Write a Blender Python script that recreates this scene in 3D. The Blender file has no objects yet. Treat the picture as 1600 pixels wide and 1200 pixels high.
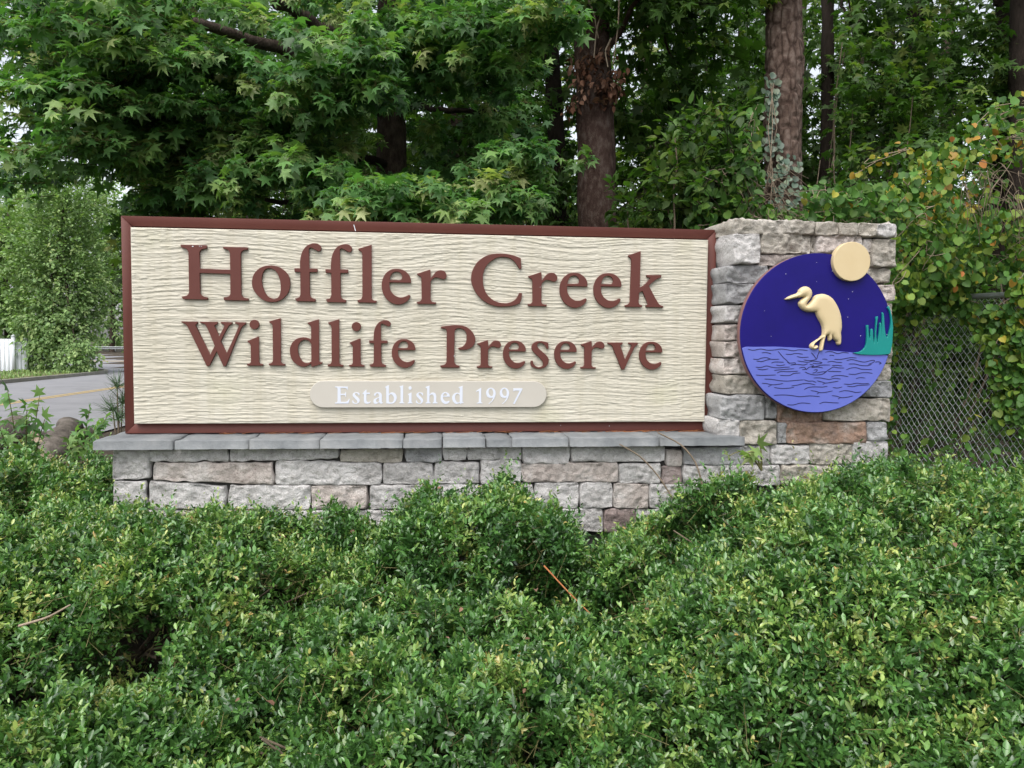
import bpy, math, random
import numpy as np
from mathutils import Matrix, Vector
from mathutils.geometry import delaunay_2d_cdt

rng = np.random.default_rng(7)
random.seed(7)
SC = bpy.context.scene
COL = SC.collection
R = math.radians

# ------------------------------------------------------------------ camera
CAM = np.array([-0.0064, -3.2163, 1.4761])
YAW, PITCH, ROLL, FPX = 0.1075, -0.0533, 0.0072, 1200.0
_cy, _sy, _cp, _sp, _cr, _sr = math.cos(YAW), math.sin(YAW), math.cos(PITCH), math.sin(PITCH), math.cos(ROLL), math.sin(ROLL)
FWD = np.array([_sy*_cp, _cy*_cp, _sp])
_rt = np.array([_cy, -_sy, 0.0]); _up = np.cross(_rt, FWD)
RIGHT = _cr*_rt + _sr*_up
UP = -_sr*_rt + _cr*_up
cam = bpy.data.cameras.new('camera'); cam.sensor_width = 36; cam.lens = 36*FPX/1600
cam.clip_start = 0.05; cam.clip_end = 2000
cam_o = bpy.data.objects.new('camera', cam); COL.objects.link(cam_o)
m = Matrix.Identity(4)
for i in range(3):
    m[i][0], m[i][1], m[i][2], m[i][3] = RIGHT[i], UP[i], -FWD[i], CAM[i]
cam_o.matrix_world = m
SC.camera = cam_o

# ------------------------------------------------------------------ light
SUN_EL, SUN_AZ = R(58), R(208)          # azimuth from +Y, clockwise
w = bpy.data.worlds.new('World'); SC.world = w; w.use_nodes = True
nt = w.node_tree; nt.nodes.clear()
sky = nt.nodes.new('ShaderNodeTexSky'); sky.sky_type = 'NISHITA'; sky.sun_disc = False
sky.sun_elevation = SUN_EL; sky.sun_rotation = SUN_AZ; sky.dust_density = 3.0; sky.air_density = 1.0
hsv = nt.nodes.new('ShaderNodeHueSaturation'); hsv.inputs['Saturation'].default_value = 0.30
hsv.inputs['Value'].default_value = 1.0
bg = nt.nodes.new('ShaderNodeBackground'); bg.inputs['Strength'].default_value = 0.15
out = nt.nodes.new('ShaderNodeOutputWorld')
nt.links.new(sky.outputs[0], hsv.inputs['Color']); nt.links.new(hsv.outputs[0], bg.inputs['Color'])
nt.links.new(bg.outputs[0], out.inputs['Surface'])
sun = bpy.data.lights.new('sun', 'SUN'); sun.energy = 1.25; sun.angle = R(60); sun.color = (1.0, 0.96, 0.90)
sun_o = bpy.data.objects.new('sun', sun); COL.objects.link(sun_o)
sd = Vector((math.sin(SUN_AZ)*math.cos(SUN_EL), math.cos(SUN_AZ)*math.cos(SUN_EL), math.sin(SUN_EL)))
sun_o.rotation_euler = sd.to_track_quat('Z', 'Y').to_euler()
SC.view_settings.view_transform = 'Standard'; SC.view_settings.look = 'None'
SC.view_settings.gamma = 1.0; SC.view_settings.use_curve_mapping = False
SC.view_settings.exposure = 0.93
SC.render.engine = 'CYCLES'
cy = SC.cycles
cy.use_denoising = True
cy.max_bounces = 6; cy.diffuse_bounces = 4; cy.glossy_bounces = 2; cy.transmission_bounces = 3
cy.sample_clamp_indirect = 6.0

# ------------------------------------------------------------------ measuring helpers (photo point -> point on a real plane)
def ray(u, v):
    return FWD + (u-800)/FPX*RIGHT - (v-600)/FPX*UP
def at(u, v, depth):
    return CAM + depth*ray(u, v)
def on_y(u, v, y):
    d = ray(u, v); return CAM + d*((y-CAM[1])/d[1])
def on_z(u, v, z):
    d = ray(u, v); return CAM + d*((z-CAM[2])/d[2])

# ------------------------------------------------------------------ material helpers
def newmat(name):
    mt = bpy.data.materials.new(name); mt.use_nodes = True
    n = mt.node_tree; n.nodes.clear()
    o = n.nodes.new('ShaderNodeOutputMaterial')
    p = n.nodes.new('ShaderNodeBsdfPrincipled')
    n.links.new(p.outputs[0], o.inputs['Surface'])
    return mt, n, p, o
def nd(n, kind, **kw):
    x = n.nodes.new(kind)
    for k, v in kw.items(): setattr(x, k, v)
    return x
def ramp(n, stops):
    r = n.nodes.new('ShaderNodeValToRGB'); e = r.color_ramp.elements
    while len(e) < len(stops): e.new(0.5)
    for i, (p, c) in enumerate(stops):
        e[i].position = p; e[i].color = (*c, 1)
    return r
def coords(n, scale=(1, 1, 1), kind='Object'):
    t = nd(n, 'ShaderNodeTexCoord'); mp = nd(n, 'ShaderNodeMapping')
    mp.inputs['Scale'].default_value = scale
    n.links.new(t.outputs[kind], mp.inputs['Vector']); return mp
def surface(name, cols, scale=8, rough=0.6, bump=0.0, bscale=60, stretch=(1, 1, 1), spec=0.4, detail=6, rnd=0.0, kind='Object', bdist=0.01):
    """noise-mottled painted / mineral surface with fine bump"""
    mt, n, p, o = newmat(name)
    c = coords(n, stretch, kind)
    t = nd(n, 'ShaderNodeTexNoise'); t.inputs['Scale'].default_value = scale; t.inputs['Detail'].default_value = detail
    t.inputs['Roughness'].default_value = 0.65
    n.links.new(c.outputs[0], t.inputs['Vector'])
    k = len(cols)
    r = ramp(n, [(0.32+0.36*i/max(1, k-1), cc) for i, cc in enumerate(cols)])
    n.links.new(t.outputs['Fac'], r.inputs['Fac'])
    col = r.outputs['Color']
    if rnd:
        oi = nd(n, 'ShaderNodeObjectInfo'); mr = nd(n, 'ShaderNodeMapRange')
        mr.inputs['To Min'].default_value = 1-rnd; mr.inputs['To Max'].default_value = 1+rnd
        n.links.new(oi.outputs['Random'], mr.inputs['Value'])
        mx = nd(n, 'ShaderNodeVectorMath', operation='SCALE')
        n.links.new(col, mx.inputs[0]); n.links.new(mr.outputs[0], mx.inputs['Scale']); col = mx.outputs[0]
    n.links.new(col, p.inputs['Base Color'])
    p.inputs['Roughness'].default_value = rough; p.inputs['Specular IOR Level'].default_value = spec
    if bump:
        b = nd(n, 'ShaderNodeTexNoise'); b.inputs['Scale'].default_value = bscale; b.inputs['Detail'].default_value = 8
        b.inputs['Roughness'].default_value = 0.7
        n.links.new(c.outputs[0], b.inputs['Vector'])
        bb = nd(n, 'ShaderNodeBump'); bb.inputs['Strength'].default_value = bump; bb.inputs['Distance'].default_value = bdist
        n.links.new(b.outputs['Fac'], bb.inputs['Height']); n.links.new(bb.outputs[0], p.inputs['Normal'])
    return mt
def leafmat(name, stops, rough=0.45, spec=0.5, transl=0.28, var=0.35, tcol=(1.0, 1.25, 0.45)):
    """leaf colour: attribute 'tint' runs through the ramp, each leaf varies a little in value"""
    mt, n, p, o = newmat(name)
    a = nd(n, 'ShaderNodeAttribute', attribute_name='tint')
    g = nd(n, 'ShaderNodeNewGeometry'); oi = nd(n, 'ShaderNodeObjectInfo')
    add = nd(n, 'ShaderNodeMath', operation='ADD'); fr = nd(n, 'ShaderNodeMath', operation='FRACT')
    n.links.new(g.outputs['Random Per Island'], add.inputs[0]); n.links.new(oi.outputs['Random'], add.inputs[1])
    n.links.new(add.outputs[0], fr.inputs[0])
    r = ramp(n, stops); n.links.new(a.outputs['Fac'], r.inputs['Fac'])
    mr = nd(n, 'ShaderNodeMapRange'); mr.inputs['To Min'].default_value = 1-var; mr.inputs['To Max'].default_value = 1+var
    n.links.new(fr.outputs[0], mr.inputs['Value'])
    mx = nd(n, 'ShaderNodeVectorMath', operation='SCALE')
    n.links.new(r.outputs['Color'], mx.inputs[0]); n.links.new(mr.outputs[0], mx.inputs['Scale'])
    n.links.new(mx.outputs[0], p.inputs['Base Color'])
    p.inputs['Roughness'].default_value = rough; p.inputs['Specular IOR Level'].default_value = spec
    tr = nd(n, 'ShaderNodeBsdfTranslucent')
    tm = nd(n, 'ShaderNodeVectorMath', operation='MULTIPLY'); tm.inputs[1].default_value = tcol
    n.links.new(mx.outputs[0], tm.inputs[0]); n.links.new(tm.outputs[0], tr.inputs['Color'])
    ms = nd(n, 'ShaderNodeMixShader'); ms.inputs[0].default_value = transl
    n.links.new(p.outputs[0], ms.inputs[1]); n.links.new(tr.outputs[0], ms.inputs[2])
    n.links.new(ms.outputs[0], o.inputs['Surface'])
    return mt

M = {}
M['brown_paint'] = surface('brown_paint', [(.105, .033, .026), (.122, .040, .031)], 5, .5, .05, 220, spec=.25)
M['plaque'] = surface('plaque_paint', [(.48, .45, .40), (.505, .475, .425)], 6, .5, .04, 200)
M['white_letter'] = surface('white_vinyl', [(.60, .63, .72), (.63, .66, .74)], 10, .4)
M['navy'] = surface('navy_paint', [(.006, .003, .110), (.010, .005, .16)], 3, .45, .05, 150, spec=.22)
M['water_blue'] = surface('water_paint', [(.10, .13, .48), (.125, .155, .53)], 4, .35, .04, 150, spec=.5)
M['ink'] = surface('dark_line_paint', [(.010, .009, .05), (.014, .012, .06)], 10, .5)
M['edge_brown'] = surface('board_edge', [(.20, .10, .10), (.25, .13, .12)], 10, .6)
M['cream'] = surface('cream_paint', [(.58, .455, .26), (.62, .50, .30)], 7, .42, .05, 160, spec=.5)
M['teal'] = surface('teal_paint', [(.003, .20, .185), (.004, .23, .21)], 7, .4, .04, 160)
M['mortar'] = surface('dark_mortar', [(.035, .033, .031), (.07, .066, .062)], 30, .95, .5, 120)
M['slate'] = surface('bluestone', [(.125, .135, .142), (.17, .18, .186), (.22, .226, .228)], 9, .8, .35, 90, rnd=.10)
ST = {}
def stone_mat(name, cols):
    mt = surface(name, cols, 9, .92, 1.0, 60, rnd=.10, detail=10, bdist=.015, spec=.25)
    n = mt.node_tree; p = n.nodes['Principled BSDF']; old = p.inputs['Base Color'].links[0].from_socket
    c = coords(n, (1, 1, 1.5)); wn = nd(n, 'ShaderNodeTexNoise'); wn.inputs['Scale'].default_value = 22; wn.inputs['Detail'].default_value = 5
    n.links.new(c.outputs[0], wn.inputs['Vector']); ad = nd(n, 'ShaderNodeVectorMath', operation='MULTIPLY_ADD'); ad.inputs[1].default_value = (.09, .09, .09)
    n.links.new(wn.outputs['Color'], ad.inputs[0]); n.links.new(c.outputs[0], ad.inputs[2])
    vo = nd(n, 'ShaderNodeTexVoronoi', feature='DISTANCE_TO_EDGE'); vo.inputs['Scale'].default_value = 17; n.links.new(ad.outputs[0], vo.inputs['Vector'])
    rr = ramp(n, [(.0, (.58, .55, .52)), (.022, (1, 1, 1))]); n.links.new(vo.outputs['Distance'], rr.inputs['Fac'])
    sp = nd(n, 'ShaderNodeTexNoise'); sp.inputs['Scale'].default_value = 190; sp.inputs['Detail'].default_value = 3; n.links.new(c.outputs[0], sp.inputs['Vector'])
    sr = ramp(n, [(.33, (.86, .85, .84)), (.55, (1.10, 1.10, 1.10))]); n.links.new(sp.outputs['Fac'], sr.inputs['Fac'])
    m1 = nd(n, 'ShaderNodeVectorMath', operation='MULTIPLY'); n.links.new(old, m1.inputs[0]); n.links.new(rr.outputs[0], m1.inputs[1])
    m2 = nd(n, 'ShaderNodeVectorMath', operation='MULTIPLY'); n.links.new(m1.outputs[0], m2.inputs[0]); n.links.new(sr.outputs[0], m2.inputs[1])
    n.links.new(m2.outputs[0], p.inputs['Base Color']); return mt
ST['g'] = stone_mat('grey_stone', [(.38, .365, .355), (.54, .525, .515), (.63, .615, .605)])
ST['b'] = stone_mat('blue_grey_stone', [(.25, .25, .255), (.38, .38, .385), (.48, .48, .485)])
ST['t'] = stone_mat('tan_stone', [(.32, .29, .25), (.46, .425, .37), (.56, .525, .475)])
ST['p'] = stone_mat('pinkish_stone', [(.40, .345, .315), (.53, .475, .44), (.60, .57, .545)])
ST['o'] = stone_mat('orange_stone', [(.24, .19, .165), (.36, .24, .18), (.42, .36, .32)])
ST['r'] = stone_mat('brown_stone', [(.20, .155, .145), (.31, .25, .235), (.40, .345, .33)])
M['bark'] = surface('grey_bark', [(.035, .024, .019), (.075, .054, .043), (.12, .095, .078)], 9, .95, 1.0, 26, (2.4, 2.4, 1.0), spec=.2, bdist=.03)
M['red_bark'] = surface('red_brown_bark', [(.034, .019, .015), (.070, .043, .034), (.13, .10, .086)], 9, .95, 1.0, 30, (2.2, 2.2, 1.0), spec=.2, bdist=.03)
M['pine_bark'] = surface('pine_bark', [(.07, .046, .036), (.13, .09, .072), (.20, .155, .13)], 14, .95, .8, 40, (1.2, 1.2, .9), spec=.2, bdist=.02)
M['dark_bark'] = surface('dark_bark', [(.018, .013, .010), (.04, .03, .024)], 9, .95, 1.0, 30, (3, 3, .7), spec=.2, bdist=.03)
M['twig'] = surface('twig_bark', [(.10, .075, .05), (.20, .155, .11)], 30, .9)
M['green_stem'] = surface('green_stem', [(.10, .10, .03), (.17, .15, .06)], 30, .7)
M['dry_stem'] = surface('dry_stem', [(.22, .17, .12), (.33, .26, .19)], 30, .9)
M['needle'] = surface('dry_pine_needles', [(.26, .085, .028), (.38, .15, .05)], 30, .8)
M['soil'] = surface('leaf_litter_soil', [(.022, .017, .011), (.05, .038, .025), (.085, .06, .04)], 6, 1, .8, 40, kind='Object', bdist=.03)
M['asphalt'] = surface('worn_asphalt', [(.19, .19, .205), (.225, .225, .24), (.25, .25, .265)], 1.2, .95, .25, 60)
M['yellow'] = surface('yellow_road_paint', [(.42, .30, .12), (.52, .38, .17)], 8, .8)
M['kerb'] = surface('kerb_concrete', [(.20, .19, .16), (.29, .28, .24)], 3, .9, .3, 30)
M['verge'] = surface('mown_grass', [(.07, .075, .03), (.11, .115, .045), (.17, .145, .075)], 4, 1, .7, 40)
M['vinyl'] = surface('white_vinyl_fence', [(.58, .61, .66), (.63, .66, .70)], 2, .4)
M['galv'] = surface('galvanised_steel', [(.36, .38, .39), (.46, .48, .49)], 20, .42, spec=.5)
M['galv'].node_tree.nodes['Principled BSDF'].inputs['Metallic'].default_value = .55
M['log'] = surface('weathered_log', [(.075, .062, .052), (.14, .12, .10), (.21, .18, .155)], 8, .95, 1.0, 25, (1.6, 1.6, 2.2), bdist=.02)
M['cut_wood'] = surface('cut_wood', [(.34, .24, .17), (.48, .38, .29)], 10, .9, .5, 40)

n = M['pine_bark'].node_tree; p = n.nodes['Principled BSDF']; old = p.inputs['Base Color'].links[0].from_socket
c = coords(n, (13, 13, 4)); vo = nd(n, 'ShaderNodeTexVoronoi', feature='DISTANCE_TO_EDGE'); vo.inputs['Scale'].default_value = 1
n.links.new(c.outputs[0], vo.inputs['Vector']); rr_ = ramp(n, [(.0, (.42, .38, .36)), (.16, (1, 1, 1))]); n.links.new(vo.outputs['Distance'], rr_.inputs['Fac'])
mu = nd(n, 'ShaderNodeVectorMath', operation='MULTIPLY'); n.links.new(old, mu.inputs[0]); n.links.new(rr_.outputs[0], mu.inputs[1]); n.links.new(mu.outputs[0], p.inputs['Base Color'])
# paint of the carved panel: cream, faintly greened in a few patches
mt, n, p, o = newmat('carved_cream_paint')
c = coords(n)
t1 = nd(n, 'ShaderNodeTexNoise'); t1.inputs['Scale'].default_value = 3.2; t1.inputs['Detail'].default_value = 5
n.links.new(c.outputs[0], t1.inputs['Vector'])
r1 = ramp(n, [(.35, (.505, .472, .392)), (.62, (.53, .50, .42)), (.78, (.49, .468, .355))])
n.links.new(t1.outputs['Fac'], r1.inputs['Fac'])
c3 = coords(n, (16, 1, 1.1)); t3 = nd(n, 'ShaderNodeTexNoise'); t3.inputs['Scale'].default_value = 1.4; t3.inputs['Detail'].default_value = 6; t3.inputs['Roughness'].default_value = .6
n.links.new(c3.outputs[0], t3.inputs['Vector']); r3 = ramp(n, [(.30, (.91, .90, .86)), (.55, (1, 1, 1))]); n.links.new(t3.outputs['Fac'], r3.inputs['Fac'])
m3 = nd(n, 'ShaderNodeVectorMath', operation='MULTIPLY'); n.links.new(r1.outputs[0], m3.inputs[0]); n.links.new(r3.outputs[0], m3.inputs[1])
n.links.new(m3.outputs[0], p.inputs['Base Color']); p.inputs['Roughness'].default_value = .6; p.inputs['Specular IOR Level'].default_value = .3
c2 = coords(n, (1, 1, 9))
t2 = nd(n, 'ShaderNodeTexNoise'); t2.inputs['Scale'].default_value = 24; t2.inputs['Detail'].default_value = 6
n.links.new(c2.outputs[0], t2.inputs['Vector'])
bb = nd(n, 'ShaderNodeBump'); bb.inputs['Strength'].default_value = .55; bb.inputs['Distance'].default_value = .004
n.links.new(t2.outputs['Fac'], bb.inputs['Height']); n.links.new(bb.outputs[0], p.inputs['Normal'])
M['panel'] = mt

GREEN = [(0.0, (.018, .060, .014)), (.35, (.034, .100, .020)), (.62, (.075, .165, .028)), (.80, (.19, .25, .05)), (1.0, (.34, .19, .06))]
M['hedge_leaf'] = leafmat('hedge_leaf', [(0, (.038, .104, .026)), (.35, (.094, .222, .046)), (.6, (.205, .315, .070)), (.82, (.38, .42, .12)), (1, (.38, .23, .08))], rough=.32, spec=.8, transl=.20)
M['gum_leaf'] = leafmat('gum_leaf', [(0, (.048, .124, .040)), (.45, (.108, .240, .070)), (.75, (.22, .34, .105)), (1, (.38, .41, .18))], rough=.45, spec=.45, transl=.42)
M['wood_leaf'] = leafmat('woodland_leaf', [(0, (.032, .076, .018)), (.45, (.070, .142, .030)), (.8, (.15, .205, .045)), (1, (.25, .27, .09))], rough=.5, spec=.35, transl=.44)
M['pale_leaf'] = leafmat('pale_roadside_leaf', [(0, (.13, .22, .085)), (.5, (.22, .34, .125)), (1, (.35, .42, .18))], rough=.55, spec=.4, transl=.3)
M['vine_leaf'] = leafmat('vine_leaf', [(0, (.036, .098, .022)), (.45, (.085, .195, .034)), (.68, (.20, .28, .042)), (.88, (.42, .32, .045)), (1, (.36, .13, .04))], rough=.5, spec=.3, transl=.28)
M['ivy_leaf'] = leafmat('ivy_leaf', [(0, (.05, .09, .06)), (.6, (.10, .15, .10)), (1, (.16, .2, .12))], rough=.4, spec=.5, transl=.15)
M['dead_leaf'] = leafmat('dead_leaf', [(0, (.075, .032, .018)), (.5, (.16, .080, .050)), (1, (.28, .18, .13))], rough=.85, spec=.2, transl=.15, tcol=(1, .8, .5))
M['pine_green'] = leafmat('pine_green', [(0, (.03, .08, .03)), (1, (.10, .17, .06))], rough=.5, transl=.1)

# ------------------------------------------------------------------ object helpers
def mesh_np(name, verts, faces, mat=None, smooth=False, attr=None):
    """verts (N,3); faces: list of (k-column int arrays)"""
    me = bpy.data.meshes.new(name)
    verts = np.asarray(verts, np.float32).reshape(-1, 3)
    me.vertices.add(len(verts)); me.vertices.foreach_set('co', verts.ravel())
    fl = [np.asarray(f, np.int32) for f in faces if len(f)]
    nl = sum(f.size for f in fl); npoly = sum(len(f) for f in fl)
    me.loops.add(nl); me.polygons.add(npoly)
    me.loops.foreach_set('vertex_index', np.concatenate([f.ravel() for f in fl]))
    tot = np.concatenate([np.full(len(f), f.shape[1], np.int32) for f in fl])
    st = np.zeros(npoly, np.int32); st[1:] = np.cumsum(tot)[:-1]
    me.polygons.foreach_set('loop_start', st)
    me.polygons.foreach_set('loop_total', tot)
    if smooth: me.polygons.foreach_set('use_smooth', np.ones(npoly, bool))
    if attr is not None:
        a = me.attributes.new('tint', 'FLOAT', 'POINT'); a.data.foreach_set('value', np.asarray(attr, np.float32))
    me.update(calc_edges=True); me.validate()
    if mat: me.materials.append(mat)
    return me
def link(name, me, parent=None, loc=None):
    o = bpy.data.objects.new(name, me); COL.objects.link(o)
    if parent is not None: o.parent = parent
    if loc is not None: o.location = loc
    return o
def tag(o, label=None, cat=None, group=None, kind=None):
    if label: o['label'] = label
    if cat: o['category'] = cat
    if group: o['group'] = group
    if kind: o['kind'] = kind
    return o
def empty(name, loc, label, cat, group=None):
    o = bpy.data.objects.new(name, None); COL.objects.link(o); o.location = loc
    o.empty_display_size = .1
    return tag(o, label, cat, group)
class MB:
    def __init__(s): s.v = []; s.f = {}; s.n = 0; s.a = []
    def add(s, v, faces, tint=0.):
        v = np.asarray(v, float).reshape(-1, 3)
        for f in faces: s.f.setdefault(len(f), []).append([i+s.n for i in f])
        s.v.append(v); s.n += len(v); s.a.append(np.full(len(v), tint))
    def box(s, x0, x1, y0, y1, z0, z1):
        s.add([(x0, y0, z0), (x1, y0, z0), (x1, y1, z0), (x0, y1, z0), (x0, y0, z1), (x1, y0, z1), (x1, y1, z1), (x0, y1, z1)],
              [(0, 3, 2, 1), (4, 5, 6, 7), (0, 1, 5, 4), (1, 2, 6, 5), (2, 3, 7, 6), (3, 0, 4, 7)])
    def tube(s, pts, rad, k=5, cap=True):
        pts = np.asarray(pts, float); n_ = len(pts)
        rad = np.broadcast_to(np.asarray(rad, float), (n_,))
        t = np.gradient(pts, axis=0); t /= np.linalg.norm(t, axis=1)[:, None]+1e-12
        ref = np.array([0, 0, 1.]) if abs(t[0, 2]) < .9 else np.array([1., 0, 0])
        V = []
        for i in range(n_):
            a = np.cross(t[i], ref); a /= np.linalg.norm(a)+1e-12; b = np.cross(t[i], a)
            for j in range(k):
                an = 2*math.pi*j/k; V.append(pts[i]+rad[i]*(math.cos(an)*a+math.sin(an)*b))
        F = [(i*k+j, i*k+(j+1) % k, (i+1)*k+(j+1) % k, (i+1)*k+j) for i in range(n_-1) for j in range(k)]
        s.add(V, F)
        if cap and k > 2:
            s.add(V[:k], [tuple(range(k))]); s.add(V[-k:], [tuple(range(k-1, -1, -1))])
    def build(s, name, mat, parent=None, loc=None, smooth=False, off=None):
        v = np.concatenate(s.v)
        if off is not None: v = v-np.asarray(off)
        return link(name, mesh_np(name, v, [np.array(f) for f in s.f.values()], mat, smooth, np.concatenate(s.a)), parent, loc)

# smooth value noise in numpy (sum of random plane waves)
class Waves:
    def __init__(s, k, fmin, fmax, seed, dim=3):
        r = np.random.default_rng(seed); d = r.normal(size=(k, dim)); d /= np.linalg.norm(d, axis=1)[:, None]
        s.k = d*(r.uniform(fmin, fmax, k)*2*math.pi)[:, None]; s.p = r.uniform(0, 6.28, k); s.c = 1/math.sqrt(k)*1.4
    def __call__(s, P): return np.sin(np.asarray(P) @ s.k.T + s.p).sum(-1)*s.c

# ------------------------------------------------------------------ SETTING: ground, road, verge
def gz(x, y):
    x = np.asarray(x, float); y = np.asarray(y, float)
    bank = .50*np.exp(-(np.maximum(0, np.abs(x)-2.2)/1.5)**2)*np.exp(-(np.maximum(0, np.abs(y-.4)-1.2)/1.3)**2)
    bank2 = .62*np.exp(-(((x+2.9)/1.0)**2+((y-1.5)/1.3)**2))
    wood = .30/(1+np.exp(-(x+.36*(y+3.2)-1.2)*1.6))/(1+np.exp(-(y-1.5)*2))
    return np.maximum(np.maximum(bank, bank2), wood) + .02*np.sin(x*1.7+y*.6)*np.sin(y*1.3)*(np.abs(y) < 60)
def axis(a, b, fine0, fine1, step, coarse):
    left = -np.geomspace(1, fine0-a+1, coarse)[::-1]+1+fine0 if a < fine0 else np.array([])
    mid = np.arange(fine0, fine1, step)
    right = np.geomspace(1, b-fine1+1, coarse)-1+fine1
    return np.unique(np.concatenate([left, mid, right]))
gx = axis(-600, 600, -12, 12, .3, 26); gy = axis(-300, 800, -6, 14, .3, 26)
X, Y = np.meshgrid(gx, gy)
V = np.stack([X, Y, gz(X, Y)-.03], -1).reshape(-1, 3)
nx_, ny_ = len(gx), len(gy)
ii = np.arange(nx_-1)[None, :]+np.arange(ny_-1)[:, None]*nx_
F = np.stack([ii, ii+1, ii+1+nx_, ii+nx_], -1).reshape(-1, 4)
tag(link('ground', mesh_np('ground', V, [F], M['soil'], True)), 'brown leaf littered ground under the hedge and woods', kind='structure')

RX0, RX1, YB, CX0 = -14.0, -5.2, 31.0, -20.0      # road runs away from the camera, then bends left about (CX0,YB)
def road_pt(off, s):
    """off = x offset from the left kerb (0) to the right edge; s = metres along"""
    L = YB+20
    if s < L: return (RX0+off, -20+s)
    r = (RX0-CX0)+off; a = (s-L)/((RX1+RX0)/2-CX0)
    k_ = 1+max(0, off)*.26                       # the carriageway widens through the bend
    if a < math.pi/2+.1: return (CX0+r*math.cos(a), YB+r*math.sin(a)*k_)
    return (CX0+r*math.cos(math.pi/2+.1)-(a-math.pi/2-.1)*20, YB+r*math.sin(math.pi/2+.1)*k_)
def strip(name, o0, o1, z, mat, s0=0, s1=110, step=1.0, thick=None):
    ss = np.arange(s0, s1, step); V = []
    for s in ss:
        a = road_pt(o0, s); b = road_pt(o1, s)
        V += [(a[0], a[1], z), (b[0], b[1], z)]
    F = [(2*i, 2*i+1, 2*i+3, 2*i+2) for i in range(len(ss)-1)]
    mb = MB(); mb.add(V, F)
    if thick:
        for e in (0, 1):
            VV = []
            for i in range(len(ss)):
                q = V[2*i+e]; VV += [q, (q[0], q[1], q[2]-thick)]
            mb.add(VV, [(2*i, 2*i+1, 2*i+3, 2*i+2) for i in range(len(ss)-1)])
    return mb.build(name, mat)
W_ = RX1-RX0
tag(strip('road', 0, W_, .012, M['asphalt']), 'pale grey asphalt road bending away to the left', kind='structure')
tag(strip('road_marking', W_/2-.16, W_/2-.05, .018, M['yellow']), kind='structure')
tag(strip('road_marking', W_/2+.05, W_/2+.16, .018, M['yellow']), kind='structure')
tag(strip('kerb', -.16, -.002, .14, M['kerb'], thick=.16), kind='structure')
tag(strip('grass_verge', -60, -.162, .10, M['verge'], s1=YB+20.1, step=.5), kind='structure')
# inner corner of the verge round the bend
mb = MB(); rr = RX0-CX0-.162
pts = [(CX0, YB, .10)]+[(CX0+rr*math.cos(a), YB+rr*math.sin(a), .10) for a in np.linspace(0, math.pi/2+.1, 40)]
mb.add(pts, [(0, i, i+1) for i in range(1, len(pts)-1)])
tag(mb.build('grass_verge', M['verge']), kind='structure')

# guard rail on the outside of the bend
rail = empty('guard_rail', (0, 0, 0), 'galvanised steel guard rail along the outside of the road bend', 'guard rail')
ss = np.arange(61, 110, 1.0)
def rp(s, d=1.4): return road_pt(W_+d, s)
prof = [(0, .42), (.05, .47), (0, .56), (0, .60), (.05, .69), (0, .74), (-.03, .74), (-.03, .42)]
mb = MB(); V = []
for s in ss:
    for (d, z) in prof:
        a = rp(s, 1.4-d); V.append((a[0], a[1], z))
k = len(prof)
mb.add(V, [(i*k+j, i*k+(j+1) % k, (i+1)*k+(j+1) % k, (i+1)*k+j) for i in range(len(ss)-1) for j in range(k)])
mb.build('rail_beam', M['galv'], rail)
for s in np.arange(62, 108, 2.0):
    a = rp(s, 1.5); mb = MB(); mb.box(a[0]-.06, a[0]+.06, a[1]-.06, a[1]+.06, 0, .7); mb.build('post', M['galv'], rail)

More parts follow.
